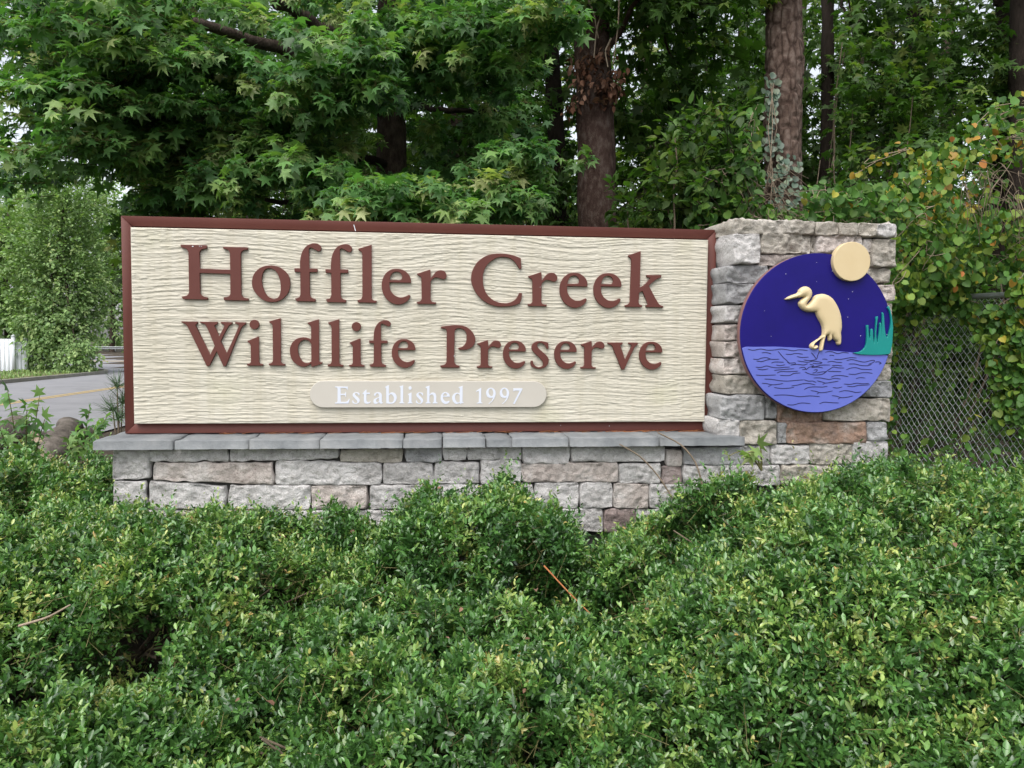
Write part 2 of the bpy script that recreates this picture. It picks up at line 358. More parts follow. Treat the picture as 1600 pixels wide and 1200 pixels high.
# ------------------------------------------------------------------ WALL of stone under the sign
YF = -0.147                       # face plane of wall and pillar
wv = Waves(24, 8, 26, 3)
wv2 = Waves(30, 45, 100, 4)
def wv3(P):
    a = wv(P*2.2); return np.round(a*2.2)/2.2*.8+.2*a          # stepped, like a cleft face
def stone_mesh(quad, yf, yb, seed, rough=.010, bev=.005):
    """quad: four (x,z) corners TL,TR,BR,BL of the face; a hewn block with rounded arrises and an uneven face"""
    q = np.array(quad, float); r = np.random.default_rng(seed)
    wdt = np.linalg.norm(q[1]-q[0]); hgt = np.linalg.norm(q[3]-q[0])
    nx = int(np.clip(wdt/.009, 6, 44)); nz = int(np.clip(hgt/.008, 5, 20))
    bu = min(.45, bev/wdt); bv = min(.45, bev/hgt)
    u = np.concatenate([[0, bu*.35], np.linspace(bu, 1-bu, nx), [1-bu*.35, 1]]); v = np.concatenate([[0, bv*.35], np.linspace(bv, 1-bv, nz), [1-bv*.35, 1]])
    U, Vv = np.meshgrid(u, v)
    P = (q[0]*((1-U)*(1-Vv))[..., None]+q[1]*(U*(1-Vv))[..., None]+q[2]*(U*Vv)[..., None]+q[3]*((1-U)*Vv)[..., None])
    P = P + np.sign(np.stack([U-.5, .5-Vv], -1))*.0004*np.clip(np.abs(np.stack([U-.5, Vv-.5], -1))*4, 0, 1)
    off = r.uniform(0, 50, 3)
    Q = np.stack([P[..., 0], P[..., 1], np.zeros_like(U)], -1)+off
    # rounded outline corners + wobble
    cen = q.mean(0); d = P-cen
    edge = np.minimum(np.minimum(U, 1-U)*wdt, np.minimum(Vv, 1-Vv)*hgt)
    cornerness = np.exp(-(np.minimum(U, 1-U)*wdt+np.minimum(Vv, 1-Vv)*hgt)/.012)
    P = P-d/(np.linalg.norm(d, axis=-1)[..., None]+1e-9)*(cornerness*.005)[..., None]
    wob = (edge < .004)
    P[..., 0] += wv(Q)*.0016; P[..., 1] += wv(Q+9)*.0016
    e = np.clip(edge/bev, 0, 1)
    dep = bev*1.1*(1-np.sqrt(np.clip(1-(1-e)**2, 0, 1)))
    tilt = r.uniform(-.006, .006)*(U-.5)*2+r.uniform(-.006, .006)*(Vv-.5)*2
    nzv = wv(Q*np.array([.5, .8, 1]))*rough*.16+wv3(Q*np.array([.8, 1.2, 1]))*rough*.30+wv2(Q)*rough*.16
    chip = np.where(wv(Q*.55+31) > .9, rough*.7, 0)
    yy = yf+dep+tilt*e-nzv*e+chip*e+.004
    nu, nv = len(u), len(v)
    front = np.stack([P[..., 0], yy, P[..., 1]], -1).reshape(-1, 3)
    idx = np.arange(nu*nv).reshape(nv, nu)
    Fq = np.stack([idx[:-1, :-1], idx[1:, :-1], idx[1:, 1:], idx[:-1, 1:]], -1).reshape(-1, 4)
    ring = np.concatenate([idx[0, :-1], idx[:-1, -1], idx[-1, :0:-1], idx[:0:-1, 0]])
    K = len(ring)
    # side walls in two steps so that visible flanks stay uneven
    ys = np.linspace(0, 1, 5)[1:]
    allv = [front]; rings = [ring]
    for t in ys:
        rv = front[ring].copy(); base = rv[:, 1]
        rv[:, 1] = base+(yb-base)*t
        qn = np.stack([rv[:, 0], rv[:, 2], rv[:, 1]], -1)+off
        g = (rv[:, [0, 2]]-cen); g /= np.linalg.norm(g, axis=1)[:, None]
        amp = .006*wv(qn)+.005*math.sin(t*3.1)
        rv[:, 0] += g[:, 0]*amp; rv[:, 2] += g[:, 1]*amp*.5
        rings.append(np.arange(K)+sum(len(a) for a in allv)); allv.append(rv)
    Fs = []
    for a, b in zip(rings[:-1], rings[1:]):
        Fs.append(np.stack([a, np.roll(a, -1), np.roll(b, -1), b], -1))
    return np.concatenate(allv), [Fq]+Fs
def pxquad(s, x0, y0, x1, y1, ox, oy, plane, tl=0, tr=0, br=0, bl=0):
    """crop box -> face quad on plane y=plane; tl.. are small vertical offsets of the corners"""
    f = lambda x, y: on_y(ox+x/s, oy+y/s, plane)[[0, 2]]
    return [f(x0, y0+tl), f(x1, y0+tr), f(x1, y1+br), f(x0, y1+bl)]
def put_stone(parent, quad, kind, yf=YF, yb=YF+.16, seed=0, label=None, name='stone', rough=.010, bev=.005):
    v, f = stone_mesh(quad, yf, yb, seed, rough, bev)
    o = link(name, mesh_np(name, v-np.array(parent.location), f, ST[kind], True), parent)
    if label: o['label'] = label
    return o

wall = empty('stone_wall', (0, 0, .45), 'low grey fieldstone wall with bluestone capping carrying the long sign', 'wall')
A5 = (3.077, 140, 660); A6 = (3.077, 640, 660)
def w5(x0, y0, x1, y1, k, **kw): WS.append((pxquad(3.077, x0, y0, x1, y1, 140, 660, YF, **kw), k))
def w6(x0, y0, x1, y1, k, **kw): WS.append((pxquad(3.077, x0, y0, x1, y1, 640, 660, YF, **kw), k))
WS = []
w5(107, 124, 288, 277, 'g', br=-4)
w5(283, 124, 668, 190, 'g', tl=10); w5(674, 122, 1196, 190, 'g', br=-14); w5(1203, 124, 1508, 192, 't', tl=4)
w5(303, 196, 884, 302, 'p', tl=0, bl=-22, br=0); w5(891, 184, 1404, 302, 'g', tr=14); w5(1411, 197, 1652, 298, 'g')
w5(110, 284, 272, 420, 'g'); w5(284, 284, 652, 420, 'g', tr=26); w5(669, 304, 1060, 420, 'g'); w5(1064, 306, 1334, 420, 'p'); w5(1346, 304, 1640, 420, 'g')
w6(-18, 118, 157, 193, 'b'); w6(161, 118, 279, 184, 'g'); w6(284, 116, 540, 181, 'g'); w6(546, 116, 772, 200, 'g', tl=2); w6(779, 116, 1234, 190, 'g'); w6(1238, 132, 1313, 213, 'p'); w6(1319, 118, 1606, 207, 'b', tl=6)
w6(119, 192, 336, 296, 'g'); w6(341, 183, 536, 300, 'g'); w6(539, 200, 1006, 288, 'p', tr=-6); w6(1012, 200, 1210, 295, 'g'); w6(1215, 216, 1311, 299, 'r'); w6(1315, 209, 1606, 294, 'g')
w6(340, 302, 598, 420, 'g'); w6(602, 292, 816, 412, 'g'); w6(821, 291, 979, 412, 'g'); w6(984, 297, 1150, 416, 'p'); w6(1154, 299, 1335, 416, 'g'); w6(1339, 298, 1606, 416, 'g')
w6(0, 300, 334, 416, 'g'); w6(700, 418, 930, 530, 'g'); w6(936, 420, 1088, 530, 'r'); w6(1093, 420, 1330, 530, 'g'); w6(1336, 420, 1606, 530, 'b'); w6(420, 424, 694, 530, 'g')
w5(112, 426, 430, 540, 'g'); w5(436, 426, 800, 540, 't'); w5(806, 426, 1200, 540, 'g'); w5(1206, 426, 1640, 540, 'g'); w6(30, 424, 414, 530, 'g')
for i, (q, k) in enumerate(WS): put_stone(wall, q, k, seed=100+i, rough=.009)
# flank of the wall at its left end
xl = WS[0][0][0][0]
for i, (z0, z1) in enumerate(((.90, 1.055), (.735, .893), (.56, .728))):
    o = put_stone(wall, [(0, z1), (.19, z1), (.19, z0), (0, z0)], 'g', yf=0, yb=.1, seed=170+i)
    o.rotation_euler = (0, 0, -math.pi/2); o.location = (xl+.008, YF+.35, 0)
mb = MB(); mb.box(xl+.03, 1.235, YF+.03, YF+.38, .30, 1.062)
mb.build('wall_core', M['mortar'], wall, off=wall.location)
# bluestone caps
YC = -.192; ZC0, ZC1 = 1.062, 1.098
capx = [(146.5, 270), (274, 388), (391, 499), (501, 628), (632, 691), (693.5, 758.5), (761, 800), (802, 889), (891.5, 1029), (1031.5, 1162)]
for i, (a, b) in enumerate(capx):
    r_ = np.random.default_rng(50+i)
    x0 = on_y(a, 690, YC)[0]; x1 = on_y(b, 690, YC)[0]
    y0 = YC+r_.uniform(-.004, .004); zt = ZC1+r_.uniform(-.002, .002)
    nx, nyy = max(4, int((x1-x0)/.02)), 12
    xs = np.linspace(x0, x1, nx); ysr = np.linspace(y0, YF+.42, nyy)
    V = []; top = []
    Xg, Yg = np.meshgrid(xs, ysr)
    Zg = zt+.0012*wv(np.stack([Xg, Yg, 0*Xg], -1)*.8)
    Xg = Xg + .0025*wv(np.stack([Yg*3, 0*Xg+a, 0*Xg], -1))*((np.arange(nx) == 0)|(np.arange(nx) == nx-1))
    Yg = Yg + .003*wv(np.stack([Xg*2, 0*Xg+b, 0*Xg], -1))*(np.arange(nyy) == 0)[:, None]
    T = np.stack([Xg, Yg, Zg], -1)
    idx = np.arange(nx*nyy).reshape(nyy, nx)
    ring = np.concatenate([idx[0, :-1], idx[:-1, -1], idx[-1, :0:-1], idx[:0:-1, 0]])
    T = T.reshape(-1, 3); cz = T[ring].copy(); T[ring, 2] -= .002
    b1 = cz.copy(); cc = T.mean(0); b1[:, :2] += (b1[:, :2]-cc[:2])/np.linalg.norm(b1[:, :2]-cc[:2], axis=1)[:, None]*.002; b1[:, 2] -= .005
    b2 = b1.copy(); b2[:, 2] = ZC0; b2[:, 1] += .002*wv(b2*2)
    N = len(T); K = len(ring); k1 = N+np.arange(K); k2 = N+K+np.arange(K)
    Fq = [np.stack([idx[:-1, :-1], idx[:-1, 1:], idx[1:, 1:], idx[1:, :-1]], -1).reshape(-1, 4),
          np.stack([np.roll(ring, -1), ring, k1, np.roll(k1, -1)], -1), np.stack([np.roll(k1, -1), k1, k2, np.roll(k2, -1)], -1)]
    me = mesh_np('cap_stone', np.concatenate([T, b1, b2])-np.array(wall.location), Fq+[k2[None, :]], M['slate'])
    link('cap_stone', me, wall)

# ------------------------------------------------------------------ PILLAR
pil = empty('stone_pillar', (1.55, 0, .45), 'square fieldstone pillar at the right end of the wall carrying the round emblem', 'pillar')
PS = []
def p3(x0, y0, x1, y1, k, d=0., **kw): PS.append((pxquad(5, x0, y0, x1, y1, 1100, 320, YF+d, **kw), k, d))
def p4(x0, y0, x1, y1, k, d=0., **kw): PS.append((pxquad(5, x0, y0, x1, y1, 1100, 500, YF+d, **kw), k, d))
p3(240, 106, 872, 226, 't', -.03, tr=20); p3(876, 130, 1061, 236, 't', -.03); p3(1064, 136, 1219, 240, 't', -.03); p3(1223, 140, 1364, 244, 't', -.03); p3(1368, 146, 1512, 250, 'g', -.03)
p3(236, 222, 446, 462, 'g', -.035); p3(452, 216, 770, 380, 't', -.02); p3(760, 236, 842, 386, 't', -.012); p3(846, 238, 882, 384, 't', 0); p3(886, 238, 1246, 378, 'p', -.02); p3(1252, 262, 1330, 372, 'p', -.01); p3(1322, 268, 1510, 486, 't', -.02)
p3(430, 388, 880, 478, 'p', -.01); p3(886, 384, 1314, 478, 't'); p3(1180, 380, 1316, 492, 'p', .006)
p3(180, 472, 512, 606, 'b', -.012, br=8); p3(516, 484, 900, 606, 'g'); p3(905, 484, 1295, 610, 't'); p3(1300, 496, 1462, 612, 't', -.005)
p3(176, 612, 424, 772, 'b', -.01); p3(428, 612, 800, 770, 'g'); p3(804, 614, 1360, 752, 't'); p3(1366, 622, 1502, 756, 'p', -.012)
p3(160, 780, 470, 922, 'g', -.005); p3(1300, 764, 1480, 900, 't'); p3(476, 780, 1294, 920, 'g', .01)
p3(160, 936, 460, 1062, 'p', 0); p3(1260, 906, 1476, 1060, 'g'); p3(466, 930, 1254, 1060, 'g', .01)
p4(156, 167, 440, 296, 'p', 0); p4(1300, 166, 1474, 340, 't'); p4(446, 166, 1294, 340, 'g', .01)
p4(153, 302, 400, 428, 'p', 0); p4(1330, 346, 1472, 472, 't'); p4(406, 346, 1324, 470, 'g', .01)
p4(158, 434, 560, 580, 't', 0); p4(566, 476, 1240, 600, 'g', .01); p4(1246, 478, 1482, 604, 'b', -.008)
p4(130, 588, 478, 784, 'b', -.012); p4(482, 592, 574, 780, 'b', -.004); p4(580, 610, 936, 802, 'o', -.005); p4(942, 612, 1470, 792, 't', -.012, tl=10)
p4(108, 780, 286, 916, 'g', -.006, br=4); p4(290, 788, 576, 976, 't', -.01); p4(580, 796, 650, 972, 'b', -.004); p4(656, 802, 1280, 968, 'o', -.012); p4(1286, 796, 1438, 946, 'b', -.01)
p4(300, 984, 520, 1130, 'g'); p4(526, 978, 830, 1130, 'g'); p4(836, 968, 1162, 1130, 't', -.004); p4(1167, 950, 1442, 1130, 'g', -.006)
p4(140, 1136, 600, 1300, 'g'); p4(606, 1136, 1000, 1300, 't'); p4(1006, 1136, 1440, 1300, 'g')
for i, (q, k, d) in enumerate(PS):
    left = q[0][0] < 1.30
    put_stone(pil, q, k, yf=YF+d, yb=YF+(.46 if left else .2), seed=300+i, rough=.012, bev=.006)
mb = MB(); mb.box(1.262, 1.915, YF+.03, YF+.50, .30, 1.975); mb.build('pillar_core', M['mortar'], pil, off=pil.location)
# flat top and flank stones
for i, (a, b) in enumerate(((1.225, 1.48), (1.485, 1.72), (1.725, 1.945))):
    o = put_stone(pil, [(a, .5), (b, .5), (b, .02), (a, .02)], 't', yf=0, yb=.06, seed=390+i)
    o.rotation_euler = (math.pi/2*-1, 0, 0); o.location = (0, YF-.03+.52-.02, 1.995-.45); o.location[0] = -1.55*0
    o.location = Vector((0, YF-.022, 1.99-.45)) ; o.rotation_euler = (-math.pi/2, 0, 0)
for j, zz in enumerate(np.linspace(.6, 1.85, 8)):
    o = put_stone(pil, [(0, zz+.07), (.28, zz+.07), (.28, zz-.085), (0, zz-.085)], 'tgbg'[j % 4], yf=0, yb=.06, seed=400+j)
    o.rotation_euler = (0, 0, math.pi/2); o.location = (1.945+1.55*0, YF+.21, 0)

# fix the frames of the turned stones: their mesh was made relative to the pillar/wall origin
def reframe(o, par, mat_local):
    me = o.data; co = np.zeros(len(me.vertices)*3, np.float32); me.vertices.foreach_get('co', co)
    co = co.reshape(-1, 3)+np.array(par.location); A = np.array(mat_local)
    co = co @ A[:3, :3].T + A[:3, 3]-np.array(par.location)
    me.vertices.foreach_set('co', co.astype(np.float32).ravel()); me.update()
    o.rotation_euler = (0, 0, 0); o.location = (0, 0, 0)
for o in list(wall.children)+list(pil.children):
    if tuple(round(a, 3) for a in o.rotation_euler) != (0, 0, 0):
        par = o.parent; e = tuple(round(a, 3) for a in o.rotation_euler)
        if par is wall: A = Matrix.Translation((xl+.004, YF+.36, 0)) @ Matrix.Rotation(-math.pi/2, 4, 'Z')
        elif e[0]: A = Matrix.Translation((0, YF-.02, 1.992)) @ Matrix.Rotation(-math.pi/2, 4, 'X') @ Matrix.Scale(1, 4)
        else: A = Matrix.Translation((1.943, YF+.205, 0)) @ Matrix.Rotation(math.pi/2, 4, 'Z')
        reframe(o, par, A)

# ------------------------------------------------------------------ SIGN
SW, SZ0, SZ1 = 1.22, 1.102, 1.968
sign = empty('entrance_sign', (0, .03, SZ0), 'long cream carved sign with brown frame and raised brown serif lettering', 'sign')
def S(mb, name, mat, parent=sign): return mb.build(name, mat, parent, off=sign.location)
mb = MB(); mb.box(-SW+.004, SW-.004, .012, .062, SZ0+.004, SZ1-.004); S(mb, 'backing_board', M['brown_paint'])
fw = .040
def mitre(name, a, b, c, d):
    """frame rail: four (x,z) corners, outer edge a-b, inner edge d-c"""
    mb = MB(); yf, yb = 0, .066; e = .0015
    P = [(*a,), (*b,), (*c,), (*d,)]
    cx = sum(q[0] for q in P)/4; cz = sum(q[1] for q in P)/4
    fr = [(x+(e if x < cx else -e), yf, z+(e if z < cz else -e)) for x, z in P]
    md = [(x, yf+e, z) for x, z in P]; bk = [(x, yb, z) for x, z in P]
    V = fr+md+bk; F = [(0, 1, 2, 3)]
    for i in range(4):
        j = (i+1) % 4; F += [(4+i, 4+j, j, i), (8+i, 8+j, 4+j, 4+i)]
    F.append((11, 10, 9, 8)); mb.add(V, F); return S(mb, name, M['brown_paint'])
x0, x1, z0, z1 = -SW, SW, SZ0, SZ1; g = .0008
mitre('frame_rail', (x0+g, z1), (x1-g, z1), (x1-fw-g, z1-fw), (x0+fw+g, z1-fw))
mitre('frame_rail', (x0+g, z0), (x1-g, z0), (x1-fw-g, z0+fw), (x0+fw+g, z0+fw))
mitre('frame_rail', (x0, z0+g), (x0, z1-g), (x0+fw, z1-fw-g), (x0+fw, z0+fw+g))
mitre('frame_rail', (x1, z0+g), (x1, z1-g), (x1-fw, z1-fw-g), (x1-fw, z0+fw+g))
for u, v0_, v1_ in ((553, 351, 361),):       # paint crack in the top rail
    a, b = on_y(u, v0_, 0)[[0, 2]], on_y(u+2, v1_, 0)[[0, 2]]
    mb = MB(); mb.add([(a[0]-.002, -.0006, a[1]), (a[0]+.001, -.0006, a[1]), (b[0]+.003, -.0006, b[1]), (b[0], -.0006, b[1])], [(0, 3, 2, 1)])
    S(mb, 'paint_crack', M['vinyl'])
for u, v, a_, b_ in ((301, 384.9, 2.6, 1.6), (311.5, 384.6, 1.2, 1.2), (314.5, 384.9, 1.3, 1.0), (709.6, 556, 1.1, 1.8), (844, 448.6, 1.1, 1.0), (796, 543.5, 1.0, 1.0), (952, 665.5, 1.3, 1.2), (876, 664.5, 1., 1.)):   # chips in the brown paint
    yy = -.0356 if v < 600 else -.0006
    q0, q1 = on_y(u-a_/2, v+b_/2, yy), on_y(u+a_/2, v-b_/2, yy); mb = MB()
    mb.add([(q0[0], yy, q0[2]), (q1[0], yy, q0[2]+.0006), (q1[0]-.0005, yy, q1[2]), (q0[0]+.0008, yy, q1[2]-.0004)], [(0, 1, 2, 3)]); S(mb, 'paint_chip', M['vinyl'])
# carved panel: strokes of wood grain stamped into a height field
PY = -.024
pa = on_y(206, 355, PY); pb = on_y(1107, 375, PY); pc = on_y(1101, 660, PY); pd_ = on_y(207, 661, PY)
px0, px1 = (pa[0]+pd_[0])/2, (pb[0]+pc[0])/2; pz1, pz0 = (pa[2]+pb[2])/2, (pc[2]+pd_[2])/2
NU, NV = 640, 330
us = np.linspace(px0, px1, NU); vs = np.linspace(pz0, pz1, NV)
H = np.zeros((NV, NU)); dv = vs[1]-vs[0]
fl = Waves(7, .5, 1.6, 11, 2); fl2 = Waves(7, 1.5, 4.0, 12, 2)
def flow(u, v): 
    P = np.stack(np.broadcast_arrays(u*.9, v*1.4), -1); return .007*fl(P)+.003*fl2(P)
r_ = np.random.default_rng(21)
for i in range(4200):
    u0 = r_.uniform(px0-.05, px1+.05); v0 = r_.uniform(pz0-.02, pz1+.02); L = r_.uniform(.015, .11)*r_.choice([.5, 1, 1.6]); t = r_.uniform(.0026, .0062); a = r_.uniform(.0012, .0048)
    i0, i1 = np.searchsorted(us, [u0-L, u0+L]); 
    if i1-i0 < 2: continue
    uu = us[i0:i1]; vc = v0+flow(uu, np.full_like(uu, v0))-flow(np.array([u0]), np.array([v0]))*0
    s0 = np.clip(((vc-t-pz0)/dv).astype(int), 0, NV-1).min(); s1 = np.clip(((vc+t-pz0)/dv).astype(int)+2, 1, NV).max()
    sub = (vs[s0:s1, None]-vc[None, :])/t
    taper = np.minimum(1, (1-np.abs((uu-u0)/L))*6)
    h = np.where((sub > -1) & (sub < 1), a*(1-(sub+1)/2*.85), 0)*taper[None, :]
    H[s0:s1, i0:i1] = np.maximum(H[s0:s1, i0:i1], h)
H += .0004*fl2(np.stack(np.meshgrid(us*8, vs*30), -1))
eu = np.minimum(np.arange(NU), NU-1-np.arange(NU))[None, :]; ev = np.minimum(np.arange(NV), NV-1-np.arange(NV))[:, None]
H[(eu < 1) | (ev < 1) | np.zeros_like(H, bool)] = 0
Xg, Zg = np.meshgrid(us, vs); H *= .68
Xg, Zg = np.meshgrid(us, vs); T = np.stack([Xg, PY+.003-H, Zg], -1).reshape(-1, 3)
idx = np.arange(NU*NV).reshape(NV, NU)
ring = np.concatenate([idx[0, :-1], idx[:-1, -1], idx[-1, :0:-1], idx[:0:-1, 0]]); K = len(ring)
bk = T[ring].copy(); bk[:, 1] = .002
Fq = [np.stack([idx[:-1, :-1], idx[:-1, 1:], idx[1:, 1:], idx[1:, :-1]], -1).reshape(-1, 4), np.stack([np.roll(ring, -1), ring, NU*NV+np.arange(K), np.roll(NU*NV+np.arange(K), -1)], -1)]
panel = link('carved_panel', mesh_np('carved_panel', np.concatenate([T, bk])-np.array(sign.location), Fq, M['panel']), sign)

# ---- lettering: outlines (corner points carry a third value), fitted to their measured boxes
C = 1
GL = {
'H': [[(120,135,C),(522,135,C),(528,185,C),(440,207),(412,250,C),(412,500,C),(888,508,C),(888,250,C),(862,208),(785,185,C),(778,155,C),(1165,155,C),(1172,190,C),(1085,212),(1058,255,C),(1058,890,C),(1085,932),(1172,955,C),(1175,988,C),(785,985,C),(780,942,C),(862,922),(888,880,C),(888,575,C),(412,568,C),(412,880,C),(440,920),(528,945,C),(528,980,C),(150,978,C),(122,940,C),(212,915),(240,870,C),(240,250,C),(212,205),(125,175,C)]],
'o': [[(1230,720),(1260,590),(1340,500),(1440,455),(1530,445),(1640,460),(1740,520),(1810,610),(1830,720),(1810,840),(1740,940),(1650,1000),(1540,1020),(1430,1000),(1330,930),(1255,830)],[(1385,700),(1395,600),(1430,520),(1510,490),(1600,530),(1660,640),(1680,760),(1670,880),(1630,950),(1565,968),(1480,930),(1420,840)]],
'f': [[(400,965,C),(465,945),(487,900,C),(487,548,C),(398,545,C),(395,490,C),(483,490,C),(485,400),(500,290),(540,195),(600,130),(680,97),(755,97),(808,130),(822,172),(800,215),(768,218),(720,195),(670,168),(640,168),(628,195),(628,260,C),(630,490,C),(755,490,C),(760,545,C),(635,548,C),(637,900,C),(660,948),(725,970,C),(722,1010,C),(425,1008,C)]],
'l': [[(1400,185,C),(1590,126),(1605,122,C),(1605,960,C),(1630,988),(1680,995,C),(1680,1030,C),(1390,1026,C),(1382,988,C),(1438,973),(1460,930,C),(1460,290,C),(1447,240),(1400,205,C)]],
'e': [[(718,715,C),(385,712,C),(385,745),(395,820),(440,890),(510,935),(580,942),(640,925),(690,900,C),(712,915,C),(700,955),(660,1005),(590,1045),(510,1058),(420,1035),(330,965),(275,860),(262,760),(275,670),(320,580),(400,515),(500,497),(600,515),(680,575),(715,640),(722,690)],[(388,672,C),(400,620),(440,560),(500,543),(550,560),(582,615),(575,655),(548,672,C)]],
'r': [[(815,578,C),(1010,512),(1025,510,C),(1034,640,C),(1080,580),(1130,530),(1185,517),(1240,530),(1275,575),(1278,622),(1250,655),(1205,655),(1150,637),(1105,634),(1060,660),(1030,700,C),(1030,980,C),(1055,1012),(1118,1020,C),(1110,1048,C),(825,1048,C),(810,1018,C),(865,1005),(890,970,C),(885,660,C),(872,622),(830,603,C)]],
'C': [[(838,225,C),(850,385,C),(820,400,C),(790,350),(740,280),(670,230),(580,210),(480,220),(380,275),(300,360),(255,470),(250,590),(270,710),(330,820),(430,900),(540,932),(640,932),(730,895),(785,840),(820,768,C),(862,775,C),(852,870),(825,940,C),(740,970),(600,990),(450,985),(310,935),(180,830),(95,690),(65,560),(90,420),(160,300),(280,205),(410,165),(530,157),(650,165),(750,190)]],
'k': [[(1020,190,C),(1195,126),(1210,122,C),(1205,690,C),(1260,660),(1330,590),(1368,540,C),(1310,520,C),(1305,492,C),(1540,492,C),(1535,528,C),(1470,555),(1400,610),(1345,665,C),(1490,920),(1530,962),(1575,978,C),(1578,1000,C),(1310,998,C),(1305,970,C),(1338,950,C),(1245,745,C),(1195,775,C),(1190,930,C),(1210,962),(1245,968,C),(1240,998,C),(985,998,C),(975,968,C),(1030,955),(1055,920,C),(1068,280,C),(1058,245),(1020,210,C)]],
'W': [[(30,230,C),(280,232,C),(280,262,C),(248,285,C),(470,745,C),(545,605,C),(440,350),(395,275),(320,250,C),(320,232,C),(595,232,C),(590,268,C),(545,290,C),(615,462,C),(697,300),(690,272),(645,258,C),(645,232,C),(825,235,C),(820,262,C),(765,300),(640,532,C),(730,720,C),(925,300),(918,273),(870,258,C),(870,232,C),(1040,235,C),(1035,262,C),(970,320),(718,915,C),(680,928,C),(575,690,C),(462,912,C),(418,925,C),(130,320),(95,275),(35,248,C)]],
'i': [[(1065,525,C),(1215,465),(1238,462,C),(1240,860,C),(1260,883),(1300,890,C),(1300,915,C),(1055,915,C),(1052,885,C),(1098,875),(1112,850,C),(1112,600,C),(1098,568),(1065,545,C)],[(1172,195),(1225,216),(1247,270),(1225,322),(1172,345),(1119,322),(1097,270),(1119,216)]],
'd': [[(505,240,C),(660,190),(680,185,C),(680,840,C),(695,856),(730,862,C),(725,885,C),(570,935,C),(555,915,C),(552,880,C),(490,922),(420,932),(340,905),(260,830),(225,730),(225,640),(265,550),(340,490),(420,470),(490,475),(555,500,C),(558,320,C),(545,285),(505,255,C)],[(350,650),(365,580),(410,525),(470,510),(525,530),(558,580,C),(558,845,C),(500,872),(440,862),(390,810),(360,740)]],
'P': [[(85,205,C),(230,186),(350,180),(460,195),(550,250),(610,330),(630,410),(605,490),(550,540),(470,565),(375,562,C),(358,535,C),(430,510),(475,460),(492,390),(485,310),(455,260),(400,232),(350,230),(312,258),(303,310,C),(300,760,C),(330,798),(385,815,C),(380,843,C),(90,843,C),(80,812,C),(150,795),(178,760,C),(180,290,C),(165,245),(95,232,C)]],
's': [[(570,455,C),(576,545,C),(548,550,C),(520,500),(480,465),(430,455),(400,480),(405,525),(450,570),(530,640),(574,700),(572,775),(530,835),(450,865),(370,855),(305,820),(295,770),(300,735,C),(328,735,C),(345,790),(390,830),(440,838),(485,815),(490,770),(460,720),(390,650),(330,590),(308,530),(330,470),(390,432),(460,426),(530,440)]],
'v': [[(500,455,C),(730,452,C),(735,475,C),(697,497,C),(775,720,C),(870,512),(862,487),(825,475,C),(825,452,C),(975,455,C),(970,480,C),(925,520),(762,870,C),(722,876,C),(590,560),(560,502),(500,475,C)]],
'E': [[(538,240,C),(735,240,C),(737,300,C),(720,275),(690,262,C),(625,262,C),(625,352,C),(688,350),(700,325,C),(708,325,C),(708,405,C),(700,405,C),(690,375),(625,372,C),(625,478,C),(700,480),(735,462),(755,430,C),(765,435,C),(745,505,C),(538,505,C),(538,490,C),(568,485),(578,460,C),(578,280,C),(568,258),(538,252,C)]],
't': [[(965,350,C),(1015,290,C),(1027,290,C),(1027,335,C),(1080,335,C),(1080,357,C),(1027,357,C),(1027,450),(1037,480),(1060,487),(1090,470,C),(1086,490),(1060,507),(1025,510),(995,495),(986,460,C),(986,360,C),(965,360,C)]],
'a': [[(1145,385,C),(1150,350),(1195,330),(1248,337),(1267,372,C),(1267,470),(1272,487),(1285,487,C),(1285,497,C),(1255,510),(1232,497),(1225,480,C),(1190,508),(1150,507),(1135,475),(1150,435),(1223,405,C),(1223,370),(1205,347),(1180,352),(1170,382,C)],[(1223,420,C),(1223,470,C),(1200,488),(1175,470),(1183,440)]],
'b': [[(1322,245,C),(1365,222),(1378,220,C),(1378,355,C),(1420,332),(1470,345),(1500,400),(1490,455),(1450,500),(1395,508),(1337,500,C),(1337,265,C),(1322,255,C)],[(1378,380,C),(1410,360),(1443,385),(1458,430),(1440,480),(1402,490),(1378,475,C)]],
'h': [[(652,245,C),(698,226),(712,222,C),(712,360,C),(755,332),(802,345),(818,390,C),(818,480),(838,490,C),(838,503,C),(760,503,C),(760,492,C),(778,480,C),(778,395),(760,365),(737,365),(712,385,C),(712,480),(730,490,C),(730,503,C),(652,503,C),(652,492,C),(675,480,C),(675,268,C),(652,255,C)]],
'1': [[(238,310,C),(310,262),(324,258,C),(324,475),(330,490),(347,493,C),(347,503,C),(250,503,C),(250,493,C),(280,487),(285,460,C),(285,315),(270,308),(240,322,C)]],
'9': [[(430,508,C),(480,465),(505,412,C),(460,418),(412,395),(395,335),(418,280),(470,258),(525,285),(545,345),(530,410),(490,470),(442,510,C)],[(433,322),(445,285),(475,275),(503,310),(506,360),(490,388),(460,382),(440,352)]],
'7': [[(820,268,C),(962,268,C),(962,282,C),(842,512,C),(815,508,C),(918,304,C),(845,304),(820,318,C)]],
}
